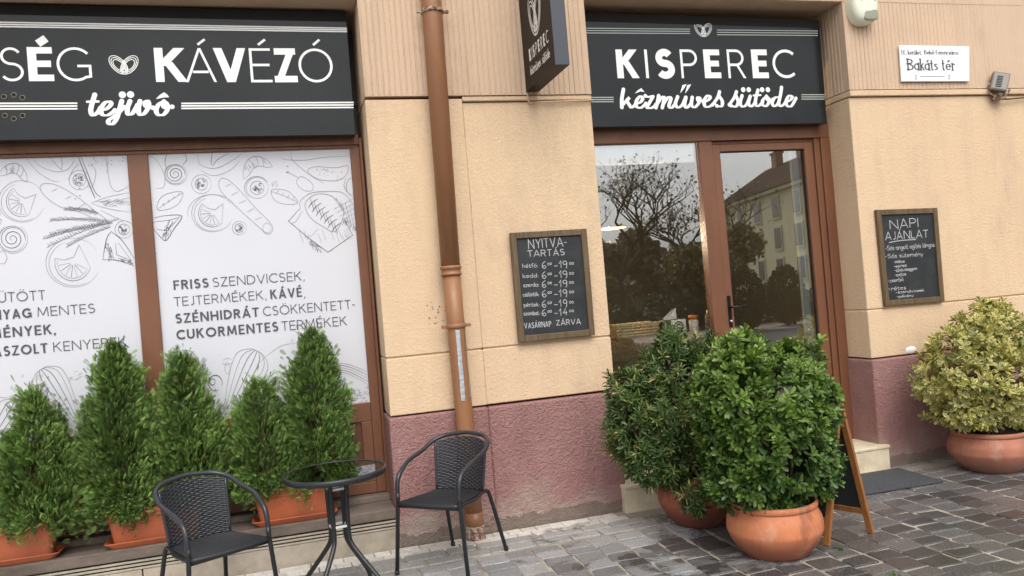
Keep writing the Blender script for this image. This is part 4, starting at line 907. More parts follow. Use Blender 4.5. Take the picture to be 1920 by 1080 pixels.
srun('Bakáts', 695, 975, 645, 105, 0.0125, contrast=0.5, gap=0.09, serif=True); srun('tér', 1012, 1132, 647, 105, 0.0125, contrast=0.5, gap=0.12, serif=True)
a, b_ = zS(810, 705), zS(1035, 705); it.stroke([a, b_], 0.0035); srun('2', 764, 780, 726, 34, 0.004); srun('2', 1070, 1086, 726, 34, 0.004)
it.build('lettering', M['ink'], ss)

# alarm siren
p = at(1607, 14); al = empty('alarm_siren', (p.x, -0.014, p.z+0.045), 0, 'cream rounded alarm box high on the wall right of the door sign', 'alarm')
def rounded(w, h, d, ex, nseg=40, lv=((0.0, 1.0), (0.55, 1.0), (0.82, 0.93), (0.96, 0.78), (1.0, 0.55))):
    v = []; f = []
    for t, sc in lv:
        for j in range(nseg):
            a = 2*PI*j/nseg; ca, sa = math.cos(a), math.sin(a)
            v.append((w/2*sc*math.copysign(abs(ca)**(2/ex), ca), -d*t, h/2*sc*math.copysign(abs(sa)**(2/ex), sa)))
    k = len(lv)
    for i in range(k-1):
        for j in range(nseg): f.append((i*nseg+j, i*nseg+(j+1) % nseg, (i+1)*nseg+(j+1) % nseg, (i+1)*nseg+j))
    f.append(tuple((k-1)*nseg+j for j in range(nseg))); return v, f
v, f = rounded(0.232, 0.40, 0.10, 3.0); m_ = MB(); m_.add(v, f, 0, True); m_.build('housing', M['cream_plastic'], al)
v, f = rounded(0.130, 0.085, 0.012, 4.0); m_ = MB(); m_.add(v, f, 0, True, Matrix.Translation((0.028, -0.088, -0.138))); m_.build('strobe_lens', M['cream_dark'], al)
v, f = rounded(0.140, 0.10, 0.010, 2.4); m_ = MB(); m_.add(v, f, 0, True, Matrix.Translation((0.02, -0.094, 0.055))); m_.build('speaker_cover', M['cream_dark'], al)
m_ = MB()
for sx in (-0.05, 0.07): m_.lathe([(0.0001, 0.003), (0.006, 0.002), (0.006, -0.004)], 10, T=Matrix.Translation((sx, -0.099, -0.03)) @ Matrix.Rotation(R(90), 4, 'X'))
m_.build('screw', M['grey_metal'], al)
# floodlight
p = at(1876, 152, 1, -0.10); fl_ = empty('floodlight', (p.x, -0.10, p.z), R(-32), 'small rusty halogen floodlight under the ribbed wall, beside the street plate', 'floodlight')
T = Matrix.Rotation(R(18), 4, 'Y') @ Matrix.Rotation(R(-8), 4, 'X')
m_ = MB(); v = []
m_.box(-0.062, 0.062, 0.0, 0.055, -0.075, 0.075, 0, T); m_.box(-0.045, 0.045, 0.0555, 0.085, -0.055, 0.055, 0, T)
for k in range(4): m_.box(-0.05+k*0.03, -0.042+k*0.03, 0.0855, 0.10, -0.05, 0.05, 0, T)
m_.build('housing', M['grey_metal'], fl_, 0.004, 1)
m_ = MB(); m_.box(-0.052, 0.052, -0.004, -0.0005, -0.064, 0.064, 0, T); m_.build('lens', M['lamp_glass'], fl_)
m_ = MB()
for k in range(7): m_.box(-0.03, 0.012, -0.0075, -0.0045, -0.05+k*0.014, -0.044+k*0.014, 0, T)
m_.build('reflector_ribs', M['handle'], fl_)
m_ = MB(); m_.tube([(-0.07, 0.03, 0.0), (-0.078, 0.03, -0.07), (-0.04, 0.05, -0.105), (0.05, 0.05, -0.105), (0.075, 0.03, -0.06)], 0.009, 8); m_.box(-0.05, 0.04, 0.03, 0.10, -0.135, -0.095); m_.build('bracket', M['rust'], fl_)
cb = MB(); cb.tube([(p.x-0.02, -0.055, p.z-0.125), (p.x+0.12, -0.035, p.z-0.13), (p.x+0.3, -0.030, p.z-0.118), (8.0, -0.030, p.z-0.13)], 0.007, 6)
tag(cb.build('cable', M['old_wood'], None), 'thin dark cable running right from the rusty floodlight', 'cable')

# ================================================================== DRAINPIPE
px_ = at(845, 500, 1, -0.085).x; dpz = lambda y: at(845, y, 1, -0.085).z
zJ, zB_ = dpz(502), dpz(612)
pipe = empty('drainpipe', (px_, -0.085, 0), 0, 'brown painted drainpipe with taped lower length on the stucco pier', 'drainpipe')
x_t = at(809, 5, 1, -0.085).x-px_; x_b = at(892, 1005, 1, -0.085).x-px_
m_ = MB(); m_.tube([(x_t-0.008, 0, 4.5), (x_t, 0, 3.42), (0, 0, zJ+0.005)], [0.067, 0.0655, 0.061], 28)
m_.lathe([(0.0615, zJ-0.05), (0.068, zJ-0.048), (0.068, zJ-0.038), (0.0625, zJ-0.034), (0.0625, zJ-0.012), (0.0695, zJ-0.008), (0.0695, zJ+0.006), (0.062, zJ+0.012)], 28)
m_.build('upper_pipe', M['pipe'], pipe)
m_ = MB(); m_.tube([(0.0, 0, zJ-0.03), (0.003, 0, zB_), (x_b*0.6, 0, 0.5), (x_b, 0, 0.16)], [0.058, 0.0575, 0.056, 0.0555], 28); m_.tube([(x_b, 0, 0.17), (x_b, 0, 0.07)], 0.0565, 28); m_.build('lower_pipe', M['pipe'], pipe)
m_ = MB(); m_.tube([(x_b, 0, 0.085), (x_b, 0, 0.05), (x_b, 0, -0.03)], [0.0575, 0.062, 0.066], 28); m_.build('pipe_foot', M['rust'], pipe)
for zz, xx, rr_ in ((zB_, 0.002, 0.060), (at(809, 22, 1, -0.085).z, x_t, 0.068)):
    m_ = MB(); m_.lathe([(rr_-0.004, zz-0.013), (rr_+0.006, zz-0.013), (rr_+0.006, zz+0.013), (rr_-0.004, zz+0.013)], 28, 0, (xx, 0))
    m_.box(xx+rr_, xx+rr_+0.038, -0.008, 0.008, zz-0.010, zz+0.010); m_.box(xx-rr_-0.034, xx-rr_, -0.008, 0.008, zz-0.010, zz+0.010); m_.box(xx-0.02, xx+0.02, 0.04, 0.085, zz-0.012, zz+0.012)
    m_.build('pipe_clamp', M['rust'] if zz > 2 else M['pipe'], pipe, 0.002, 1)
m_ = MB()
for a0, a1, z0, z1 in ((-108, -82, 0.89, zB_-0.025), (-40, -27, 0.91, zB_-0.02)):
    v = []; f = []; nz, na = 14, 5
    for i in range(nz):
        z = z0+(z1-z0)*i/(nz-1)
        for j in range(na):
            a = R(a0+(a1-a0)*j/(na-1)+random.uniform(-1.2, 1.2)); r_ = 0.0592+random.uniform(0, 0.0018); v.append((0.004+r_*math.cos(a), r_*math.sin(a), z))
    for i in range(nz-1):
        for j in range(na-1): f.append((i*na+j, i*na+j+1, (i+1)*na+j+1, (i+1)*na+j))
    m_.add(v, f, 0, True)
m_.build('foil_tape', M['tape'], pipe)

# ================================================================== CHALKBOARDS
def chalkboard(cs, label):
    A = [at(*c, 1, -0.012) for c in cs]          # tl, tr, br, bl
    e = empty('chalkboard', (0, 0, 0), 0, label, 'chalkboard')
    tl, tr, br, bl = [Vector((p.x, 0, p.z)) for p in A]
    def q(u, v, y): p = tl.lerp(tr, u).lerp(bl.lerp(br, u), v); return (p.x, y, p.z)
    wd, ht = (tr-tl).length, (bl-tl).length; fu, fv = 0.041/wd, 0.041/ht
    m_ = MB()
    def slab(u0, v0, u1, v1, ya, yb):
        c_ = [(u0, v1), (u1, v1), (u1, v0), (u0, v0)]; m_.add([q(*p, ya) for p in c_]+[q(*p, yb) for p in c_], [(0, 1, 2, 3), (7, 6, 5, 4), (0, 4, 5, 1), (1, 5, 6, 2), (2, 6, 7, 3), (3, 7, 4, 0)])
    slab(0, 0, fu, 1, -0.032, -0.003); slab(1-fu, 0, 1, 1, -0.032, -0.003); slab(fu+.002, 0, 1-fu-.002, fv, -0.031, -0.003); slab(fu+.002, 1-fv, 1-fu-.002, 1, -0.031, -0.003)
    m_.build('frame', M['old_wood'], e, 0.003, 2)
    m_ = MB(); slab(fu*0.9, fv*0.9, 1-fu*0.9, 1-fv*0.9, -0.018, -0.006); m_.build('slate', M['chalkboard'], e)
    ink = Ink(plane_y(-0.018), 0.001)
    return e, ink
c1, k1 = chalkboard(((955, 437), (1098, 429), (1114, 628), (972, 642)), 'framed chalkboard with opening hours between drainpipe and door')
def zK(x, y): p = at(930+x/4.695, 420+y/4.695, 1, -0.018); return (p.x, p.z)
def krun(ink, zf, s, xl, xr, yl, yr, cap, w, jit=0.03, **k):
    a, b_, c_ = zf(xl, yl), zf(xr, yr), zf(xl, yl-cap); text(ink, s, a[0], b_[0], a[1], b_[1], c_[1]-a[1], w, jit=jit, **k)
krun(k1, zK, 'NYITVA-', 285, 622, 220, 195, 85, 0.0050); krun(k1, zK, 'TARTÁS', 280, 605, 290, 275, 58, 0.0048)
for s, y, x in (('hétfő:', 388, 232), ('kedd:', 476, 236), ('szerda:', 556, 240), ('csütörtök:', 640, 238), ('péntek:', 730, 244), ('szombat:', 806, 244)):
    krun(k1, zK, s, x, x+140, y, y-6, 38, 0.0032, gap=0.10)
    krun(k1, zK, '6', 405, 445, y+4, y+4, 62, 0.0042); krun(k1, zK, '00', 455, 490, y-25, y-28, 20, 0.0034); krun(k1, zK, '-', 512, 545, y+2, y, 50, 0.0045)
    krun(k1, zK, '14' if y == 806 else '19', 555, 632, y, y-4, 62, 0.0044); krun(k1, zK, '00', 645, 685, y-30, y-32, 20, 0.0034)
krun(k1, zK, 'VASÁRNAP', 250, 488, 922, 902, 50, 0.0044); krun(k1, zK, 'ZÁRVA', 530, 748, 894, 880, 48, 0.0044)
k1.build('chalk_writing', M['chalk'], c1)
c2, k2 = chalkboard(((1640, 394), (1754, 390), (1768, 565), (1657, 574)), 'framed chalkboard with daily offer on the wall right of the door')
def zN(x, y): p = at(1620+x/5.141, 380+y/5.141, 1, -0.018); return (p.x, p.z)
krun(k2, zN, 'NAPI', 250, 525, 255, 232, 88, 0.0060); krun(k2, zN, 'AJÁNLAT', 205, 620, 362, 335, 78, 0.0060)
a = [zN(*p) for p in spl([(240, 385), (350, 365), (500, 355)])]; k2.stroke(a, 0.006)
for s, x0, x1, y0, y1, c_ in (('-Sós angolt egítés lángos', 205, 680, 462, 425, 52), ('-Sós sütemény', 205, 570, 538, 515, 50), ('-mákos', 285, 390, 585, 578, 36), ('-epres', 285, 410, 630, 615, 36), ('-túrós meggyes', 295, 510, 670, 645, 36), ('-sajtos', 295, 405, 712, 700, 36), ('-zserbó', 230, 380, 772, 755, 44), ('-rétes', 235, 405, 850, 835, 46), ('-szendvicsek', 305, 580, 878, 855, 34), ('-pékáru', 315, 475, 920, 905, 34)):
    krun(k2, zN, s, x0, x1, y0, y1, c_*0.86, 0.0032, 0.06, gap=0.08)
k2.build('chalk_writing', M['chalk'], c2)

# ================================================================== BISTRO SET
def woven(surf, nu, nv, r, amp, stakes, mb):
    """horizontal strands woven over vertical stakes on surf(u,v)->(point, normal)"""
    for j in range(nv):
        v = (j+0.5)/nv; pts = []
        for i in range(nu+1):
            u = i/nu; p, n_ = surf(u, v); s_ = math.sin(u*stakes*PI+(PI if j % 2 else 0)); pts.append(p+n_*amp*s_)
        mb.tube(pts, r, 5, 0, False, flat=1.0)
    for k in range(stakes+1):
        u = min(0.995, max(0.005, k/stakes)); mb.tube([surf(u, v/10)[0] for v in range(11)], r*0.9, 4, 0, False)
def make_chair():
    e = empty('bistro_chair', (0, 0, 0), 0, 'x', 'chair', 'black woven bistro chairs')
    wf, ws, wa, yf, ys, ya, za, wb, yb, zb, yt, zt, wr, yr, zr, wrf, yrf, zs = 0.236, 0.205, 0.206, -0.227, -0.206, -0.172, 0.552, 0.201, 0.162, 0.674, 0.26, 0.72, 0.151, 0.151, 0.39, 0.188, 0.302, 0.429
    RT = 0.0118
    m_ = MB(); half = [(ws+0.001, ys, zs), (wa, ys+0.006, 0.50), (wa, ya-0.012, za-0.005), (wa+0.002, ya+0.03, za+0.028), (wa+0.012, ya+0.12, za+0.062), (wb+0.012, yb-0.07, zb-0.03), (wb-0.005, yb+0.01, zb+0.006), (wb-0.055, yb+0.066, zb+0.030), (0.08, yt-0.010, zt-0.006)]
    loop = half+[(0, yt, zt)]+[(-p[0], p[1], p[2]) for p in reversed(half)]
    pts = spl(loop, 6); m_.tube(pts, RT+0.001, 10); m_.build('arm_hoop', M['wicker'], e)
    for s in (-1, 1):
        m_ = MB(); m_.tube([(s*wf, yf, 0.004), (s*ws, ys, zs), (s*ws, ys, zs+0.03)], RT, 10); m_.lathe([(0.0001, 0), (0.0135, 0.0), (0.0135, 0.022), (0.0118, 0.024)], 12, 0, (s*wf, yf)); m_.build('leg', M['black_metal'], e)
        m_ = MB(); m_.tube(spl([(s*(ws-0.004), ys+0.01, zs-0.030), (s*0.185, 0.0, zr-0.002), (s*(wr+0.006), yr-0.03, zr+0.002), (s*(wr+0.003), yr+0.035, zr-0.004), (s*(wr+0.010), yr+0.062, zr-0.055), (s*wrf, yrf, 0.004)], 6), RT, 10)
        m_.lathe([(0.0001, 0), (0.0135, 0.0), (0.0135, 0.022), (0.0118, 0.024)], 12, 0, (s*wrf, yrf)); m_.build('leg', M['black_metal'], e)
    def bs(u, v):
        uu = (u-0.5)*2; wv = (wr+0.008)+(0.168-wr)*v; cur = 0.075*(1-uu*uu)
        x = uu*wv; y = (yr-0.02)+(0.178-yr+0.02)*v+cur*(0.5+0.5*v); z = zr+0.012+(zt-0.020-zr-0.012)*v-(0.022*uu*uu)*v
        return Vector((x, y, z)), Vector((uu*0.5, -1, 0.1)).normalized()
    m_ = MB(); woven(bs, 44, 30, 0.0048, 0.0042, 15, m_)
    for u in (0.0, 1.0): m_.tube([bs(u, v/8)[0] for v in range(9)], 0.0085, 7)
    m_.build('backrest', M['wicker'], e)
    def ssf(u, v):
        uu = (u-0.5)*2; wv = 0.198-(0.198-wr-0.004)*v; x = uu*wv; y = (ys-0.028*(1-uu*uu)-0.005)*(1-v)+(yr+0.03*(1-uu*uu))*v
        return Vector((x, y, zs-0.022-0.012*v-0.012*math.sin(PI*v)*(1-uu*uu))), Vector((0, 0, 1))
    m_ = MB(); woven(ssf, 40, 40, 0.0056, 0.0026, 20, m_)
    m_.tube([ssf(u/16, 0.0)[0]+Vector((0, 0, -0.004)) for u in range(17)], 0.0135, 8)
    gv = []; gf = []
    for j in range(9):
        for i in range(9): gv.append(ssf(i/8, j/8)[0]-Vector((0, 0, 0.004)))
    for j in range(8):
        for i in range(8): gf.append((j*9+i, j*9+i+1, (j+1)*9+i+1, (j+1)*9+i))
    m_.add(gv, gf); m_.build('seat', M['wicker_seat'], e)
    m_ = MB(); m_.tube([(-ws, ys+0.005, zs-0.045), (ws, ys+0.005, zs-0.045)], 0.008, 8); m_.tube([(-0.178, 0.03, zr-0.012), (0.178, 0.03, zr-0.012)], 0.008, 8); m_.build('stretcher', M['black_metal'], e)
    return e
ch = make_chair(); ch.location = (0.814, -0.511, 0); ch.rotation_euler = (0, 0, R(-43.07))
tag(ch, 'black woven chair in front of the mauve plinth and drainpipe')
ch2 = copy_tree(ch); ch2.location = (-0.456, -0.753, 0); ch2.rotation_euler = (0, 0, R(29.1)); tag(ch2, 'black woven chair in front of the orange planters and thujas')
tbp = at(628, 884, 2, 0.69); tb = empty('bistro_table', (tbp.x, tbp.y, -0.01), R(10), 'round bistro table with smoked glass top and four bowed black legs', 'table')
RTb = 0.262
m_ = MB(); m_.lathe([(0.0001, 0.703), (RTb-0.012, 0.703), (RTb-0.012, 0.698), (0.0001, 0.698)], 64); m_.sm = [False]*len(m_.f); m_.build('glass_top', M['table_glass'], tb)
m_ = MB(); m_.lathe([(RTb-0.016, 0.6975), (RTb-0.016, 0.676), (RTb, 0.676), (RTb+0.004, 0.682), (RTb+0.004, 0.700), (RTb-0.001, 0.7065), (RTb-0.012, 0.7060), (RTb-0.0115, 0.6975), (RTb-0.016, 0.6975)], 64); m_.build('rim', M['black_metal'], tb)
m_ = MB(); m_.box(-0.25, 0.25, -0.012, 0.012, 0.672, 0.690); m_.box(-0.012, 0.012, -0.25, -0.0125, 0.672, 0.690); m_.box(-0.012, 0.012, 0.0125, 0.25, 0.672, 0.690); m_.build('top_cross', M['black_metal'], tb)
for k in range(4):
    a = R(45+90*k); c_, s_ = math.cos(a), math.sin(a)
    m_ = MB(); m_.tube(spl([(c_*r_, s_*r_, z) for r_, z in ((0.062, 0.672), (0.058, 0.60), (0.054, 0.45), (0.054, 0.375), (0.066, 0.325), (0.12, 0.255), (0.22, 0.14), (0.262, 0.075), (0.275, 0.004))], 6), 0.0125, 10)
    m_.build('leg', M['black_metal'], tb)
m_ = MB()
for z in (0.615, 0.42):
    for a in (0, 90, 180, 270):
        T = Matrix.Rotation(R(a), 4, 'Z'); m_.box(-0.030, 0.030, -0.048, -0.034, z-0.006, z+0.006, 0, T)
m_.build('spacer_clip', M['clip'], tb, 0.002, 1)

# ================================================================== PLANTERS AND PLANTS
def planter(x0, x1, label):
    cx = (x0+x1)/2; L = x1-x0; y = 0.075; e = empty('planter_box', (cx, y, 0.296 if False else 0.2535), 0, label, 'planter', 'orange planter boxes on the window ledge')
    def ring(lx, ly, z, r_=0.03, n_=5):
        out = []
        for k, (sx, sy) in enumerate(((1, 1), (-1, 1), (-1, -1), (1, -1))):
            for i in range(n_): a = PI/2*(k+i/(n_-1)); out.append((sx*(lx/2-r_)+r_*math.cos(a), sy*(ly/2-r_)+r_*math.sin(a), z))
        return out
    def skin(rings, name, m, fill_top=False):
        v = [p for r_ in rings for p in r_]; n_ = len(rings[0]); f = []
        for i in range(len(rings)-1):
            for j in range(n_): f.append((i*n_+j, i*n_+(j+1) % n_, (i+1)*n_+(j+1) % n_, (i+1)*n_+j))
        f.append(tuple(range(n_-1, -1, -1)))
        if fill_top: f.append(tuple((len(rings)-1)*n_+j for j in range(n_)))
        b_ = MB(); b_.add(v, f, 0, False); return b_.build(name, m, e, 0.003, 2)
    D = 0.165; h = 0.20; zz = 0.018
    skin([ring(L-0.09, D-0.05, zz), ring(L-0.045, D-0.018, zz+h*0.74), ring(L-0.022, D-0.008, zz+h*0.745), ring(L-0.02, D-0.006, zz+h*0.86), ring(L, D+0.008, zz+h*0.87), ring(L, D+0.008, zz+h), ring(L-0.022, D-0.014, zz+h), ring(L-0.03, D-0.02, zz+h*0.8)], 'trough', M['planter'])
    skin([ring(L-0.06, D-0.02, 0.0), ring(L-0.01, D+0.010, 0.026), ring(L+0.004, D+0.018, 0.030), ring(L+0.004, D+0.018, 0.037), ring(L-0.012, D+0.004, 0.036), ring(L-0.06, D-0.02, 0.008)], 'saucer', M['planter'])
    b_ = MB(); r_ = ring(L-0.026, D-0.016, zz+h*0.86); b_.add(r_, [tuple(range(len(r_)))]); b_.build('soil', M['soil'], e)
    return e
planter(-1.93, -1.345, 'orange planter box at the left end of the window ledge'); planter(-1.115, -0.56, 'orange planter box on the ledge behind the chair facing the street'); planter(-0.30, 0.205, 'orange planter box on the ledge behind the round table')

def scatter(name, tmpl_v, tmpl_f, pos, axes, ups, sc, cols, m, parent, smooth=False):
    """many copies of a small leaf template in one mesh: axes = leaf direction, ups = leaf face normal"""
    k, nv = len(pos), len(tmpl_v); tv = np.array(tmpl_v, float)
    a = axes/np.linalg.norm(axes, axis=1, keepdims=True); u = ups - a*(ups*a).sum(1, keepdims=True); u /= np.maximum(1e-6, np.linalg.norm(u, axis=1, keepdims=True)); s = np.cross(a, u)
    v = pos[:, None, :] + sc[:, None, None]*(tv[None, :, 0:1]*s[:, None, :] + tv[None, :, 1:2]*a[:, None, :] + tv[None, :, 2:3]*u[:, None, :])
    fs = np.array(tmpl_f); nf, q = fs.shape
    F = (fs[None]+(np.arange(k)*nv)[:, None, None]).reshape(-1)
    me = bpy.data.meshes.new(name); me.vertices.add(k*nv); me.vertices.foreach_set('co', v.reshape(-1).astype(np.float32))
    me.loops.add(len(F)); me.loops.foreach_set('vertex_index', F.astype(np.int32)); me.polygons.add(k*nf); me.polygons.foreach_set('loop_start', (np.arange(k*nf)*q).astype(np.int32))
    me.update(calc_edges=True); me.validate()
    c = cols if cols.ndim == 3 else np.repeat(cols[:, None, :], nv, 1)
    c4 = np.concatenate([c, np.ones(c.shape[:2]+(1,))], 2).reshape(-1)
    at_ = me.color_attributes.new('Col', 'FLOAT_COLOR', 'POINT'); at_.data.foreach_set('color', c4.astype(np.float32))
    if smooth: me.polygons.foreach_set('use_smooth', [True]*len(me.polygons))
    return link(name, me, m, parent)
def unit(n_): v = RNG.normal(size=(n_, 3)); return v/np.linalg.norm(v, axis=1, keepdims=True)
# --- thujas: flat fans of scale leaves on a lumpy cone
def fan_template():
    v = []; f = []
    def blade(x0, y0, x1, y1, w, z=0.0):
        dx, dy = x1-x0, y1-y0; l_ = math.hypot(dx, dy); nx, ny = -dy/l_*w, dx/l_*w; o = len(v); mx, my = x0+dx*0.6, y0+dy*0.6
        v.extend([(x0, y0, z), (mx+nx, my+ny, z+0.02), (x1, y1, z-0.05), (mx-nx, my-ny, z-0.02)]); f.append((o, o+1, o+2, o+3))
    blade(0, 0, 0, 1.0, 0.035)
    for k in range(6):
        y = 0.05+0.145*k; l_ = 0.50*math.sin(PI*(0.24+0.68*k/6))
        for s_ in (-1, 1): blade(0, y-0.02*s_, s_*l_*0.66, y+l_*0.66, 0.036, 0.09*s_)
    return v, f
FANV, FANF = fan_template()
def thuja(x, y, z0, top, rad, label, seed, prof, two=None):
    global RNG
    RNG = np.random.default_rng(seed); e = empty('thuja_shrub', (x, y, z0), 0, label, 'conifer', 'thujas in the planter boxes')
    H = top-z0; n_ = int(13000*rad/0.22*H/0.9)
    ph = RNG.uniform(0, 6.28, 8); fr = RNG.integers(1, 5, 8); fz_ = RNG.uniform(3, 9, 8)
    t = RNG.beta(1.0, 1.25, n_)*0.99; th = RNG.uniform(0, 2*PI, n_)
    pr = np.interp(t, [p[0] for p in prof], [p[1] for p in prof])
    lump = sum(0.075*np.sin(fr[i]*th+fz_[i]*t*2.2+ph[i]) for i in range(8))
    rr = rad*pr*(1+lump)*np.sqrt(RNG.uniform(0.45, 1.0, n_))
    # two thirds of the sprays gather into upswept clumps on the cone
    nc = int(120*rad/0.22*H/0.9); ct_ = RNG.beta(1.0, 1.2, nc)*0.94; cs_ = RNG.uniform(0.6, 1.5, nc); cth = RNG.uniform(0, 2*PI, nc); cpr = np.interp(ct_, [p[0] for p in prof], [p[1] for p in prof])
    cid = RNG.integers(0, nc, n_); incl = RNG.uniform(size=n_) < 0.72
    ca = RNG.normal(size=(n_, 3))*np.array([0.024, 0.024, 0.032])*cs_[cid][:, None]
    crr = rad*cpr*RNG.uniform(0.62, 1.12, nc)
    px = rr*np.cos(th); py = rr*np.sin(th)*0.72; pz = t*H-0.01
    cx_ = crr[cid]*np.cos(cth[cid])+ca[:, 0]; cy_ = (crr[cid]*np.sin(cth[cid]))*0.74+ca[:, 1]; cz_ = ct_[cid]*H+0.0+ca[:, 2]*1.2
    px = np.where(incl, cx_, px); py = np.where(incl, cy_, py); pz = np.where(incl, cz_, pz); th = np.where(incl, cth[cid], th); t = np.where(incl, ct_[cid], t)
    pos = np.stack([px, py, pz], 1)
    out = np.stack([np.cos(th), np.sin(th), np.zeros(n_)], 1)
    ax = out*0.62+np.array([0, 0, 0.85])+RNG.normal(size=(n_, 3))*0.30; ax[t < 0.12] += np.array([0, 0, -0.7])
    up = np.cross(out, [0, 0, 1])+RNG.normal(size=(n_, 3))*0.55
    sc = RNG.uniform(0.024, 0.050, n_)
    g = RNG.uniform(0, 1, n_)[:, None]; col = np.array([0.080, 0.160, 0.038])*(1-g)+np.array([0.270, 0.410, 0.095])*g
    cv = RNG.uniform(0.62, 1.3, nc)[cid][:, None]; col = col*np.where(incl[:, None], cv, 0.8)
    br = (RNG.uniform(size=n_) < 0.025+0.16*np.clip(0.35-t, 0, 1))[:, None]; col = np.where(br, np.array([0.13, 0.085, 0.03])*RNG.uniform(0.6, 1.3, (n_, 1)), col)
    scatter('foliage', FANV, FANF, pos, ax, up, sc, col, M['leaf_matte'], e)
    b_ = MB(); b_.tube([(0, 0, -0.10), (0.01, 0, H*0.4), (0, 0.005, H*0.85)], [0.016, 0.011, 0.004], 7)
    for k in range(26):
        z = random.uniform(0.02, 0.8)*H; a = random.uniform(0, 6.28); q = rad*(1-z/H)*0.75+0.03; b_.tube([(0, 0, z), (q*0.5*math.cos(a), q*0.35*math.sin(a), z+q*0.35), (q*math.cos(a), q*0.7*math.sin(a), z+q*0.9)], [0.006, 0.004, 0.002], 5)
    b_.build('trunk', M['stem'], e); return e
ZS = 0.44
P1 = [(0, 0.80), (0.15, 1.0), (0.4, 0.98), (0.60, 0.74), (0.80, 0.40), (0.93, 0.14), (1, 0.02)]
P2 = [(0, 0.80), (0.12, 1.0), (0.35, 0.98), (0.55, 0.84), (0.72, 0.60), (0.87, 0.34), (0.96, 0.12), (1, 0.02)]
P3 = [(0, 0.75), (0.15, 0.95), (0.4, 1.0), (0.6, 0.74), (0.74, 0.52), (0.9, 0.30), (0.97, 0.12), (1, 0.02)]
P4 = [(0, 0.9), (0.3, 1.0), (0.6, 0.86), (0.8, 0.62), (0.93, 0.28), (1, 0.03)]
thuja(-1.435, 0.07, ZS, 1.205, 0.222, 'broad low thuja at the left end of the ledge', 11, P1)
thuja(-0.995, 0.08, ZS, 1.455, 0.195, 'tall dense thuja left of the brown window mullion', 12, P2)
thuja(-0.635, 0.08, ZS, 1.335, 0.195, 'thuja with a narrow top right of the brown window mullion', 13, P3)
thuja(-0.205, 0.085, ZS, 1.135, 0.180, 'short blunt thuja between the two tallest ones', 14, P4)
thuja(0.135, 0.075, ZS, 1.425, 0.188, 'tall thuja behind the round table', 15, P2)
thuja(-1.165, 0.10, ZS, 0.78, 0.13, 'small dark thuja low between the planter boxes', 16, P4)

# --- potted broadleaf shrubs
def leaf_template(w, pointed=0.0):
    v = [(0, 0, 0), (-w*0.55, 0.35, 0.05), (0, 0.36, -0.02), (w*0.55, 0.35, 0.05), (-w*(0.9-0.55*pointed), 0.72, 0.07), (0, 0.74, 0.0), (w*(0.9-0.55*pointed), 0.72, 0.07), (-w*0.35*(1-pointed), 0.96, 0.02), (0, 1.0, -0.03), (w*0.35*(1-pointed), 0.96, 0.02)]
    f = [(0, 2, 1, 1), (0, 3, 2, 2), (1, 2, 5, 4), (2, 3, 6, 5), (4, 5, 8, 7), (5, 6, 9, 8)]
    f = [(0, 0, 2, 1), (0, 3, 2, 2)] and [(1, 2, 5, 4), (2, 3, 6, 5), (4, 5, 8, 7), (5, 6, 9, 8)]
    v[1] = (-w*0.5, 0.22, 0.04); v[3] = (w*0.5, 0.22, 0.04); v[2] = (0, 0.20, -0.02)
    # close the base with two narrow quads
    o = len(v); v += [(-w*0.08, 0.0, 0), (w*0.08, 0.0, 0)]
    f += [(o, 0, 2, 1), (0, o+1, 3, 2)]
    return v, f
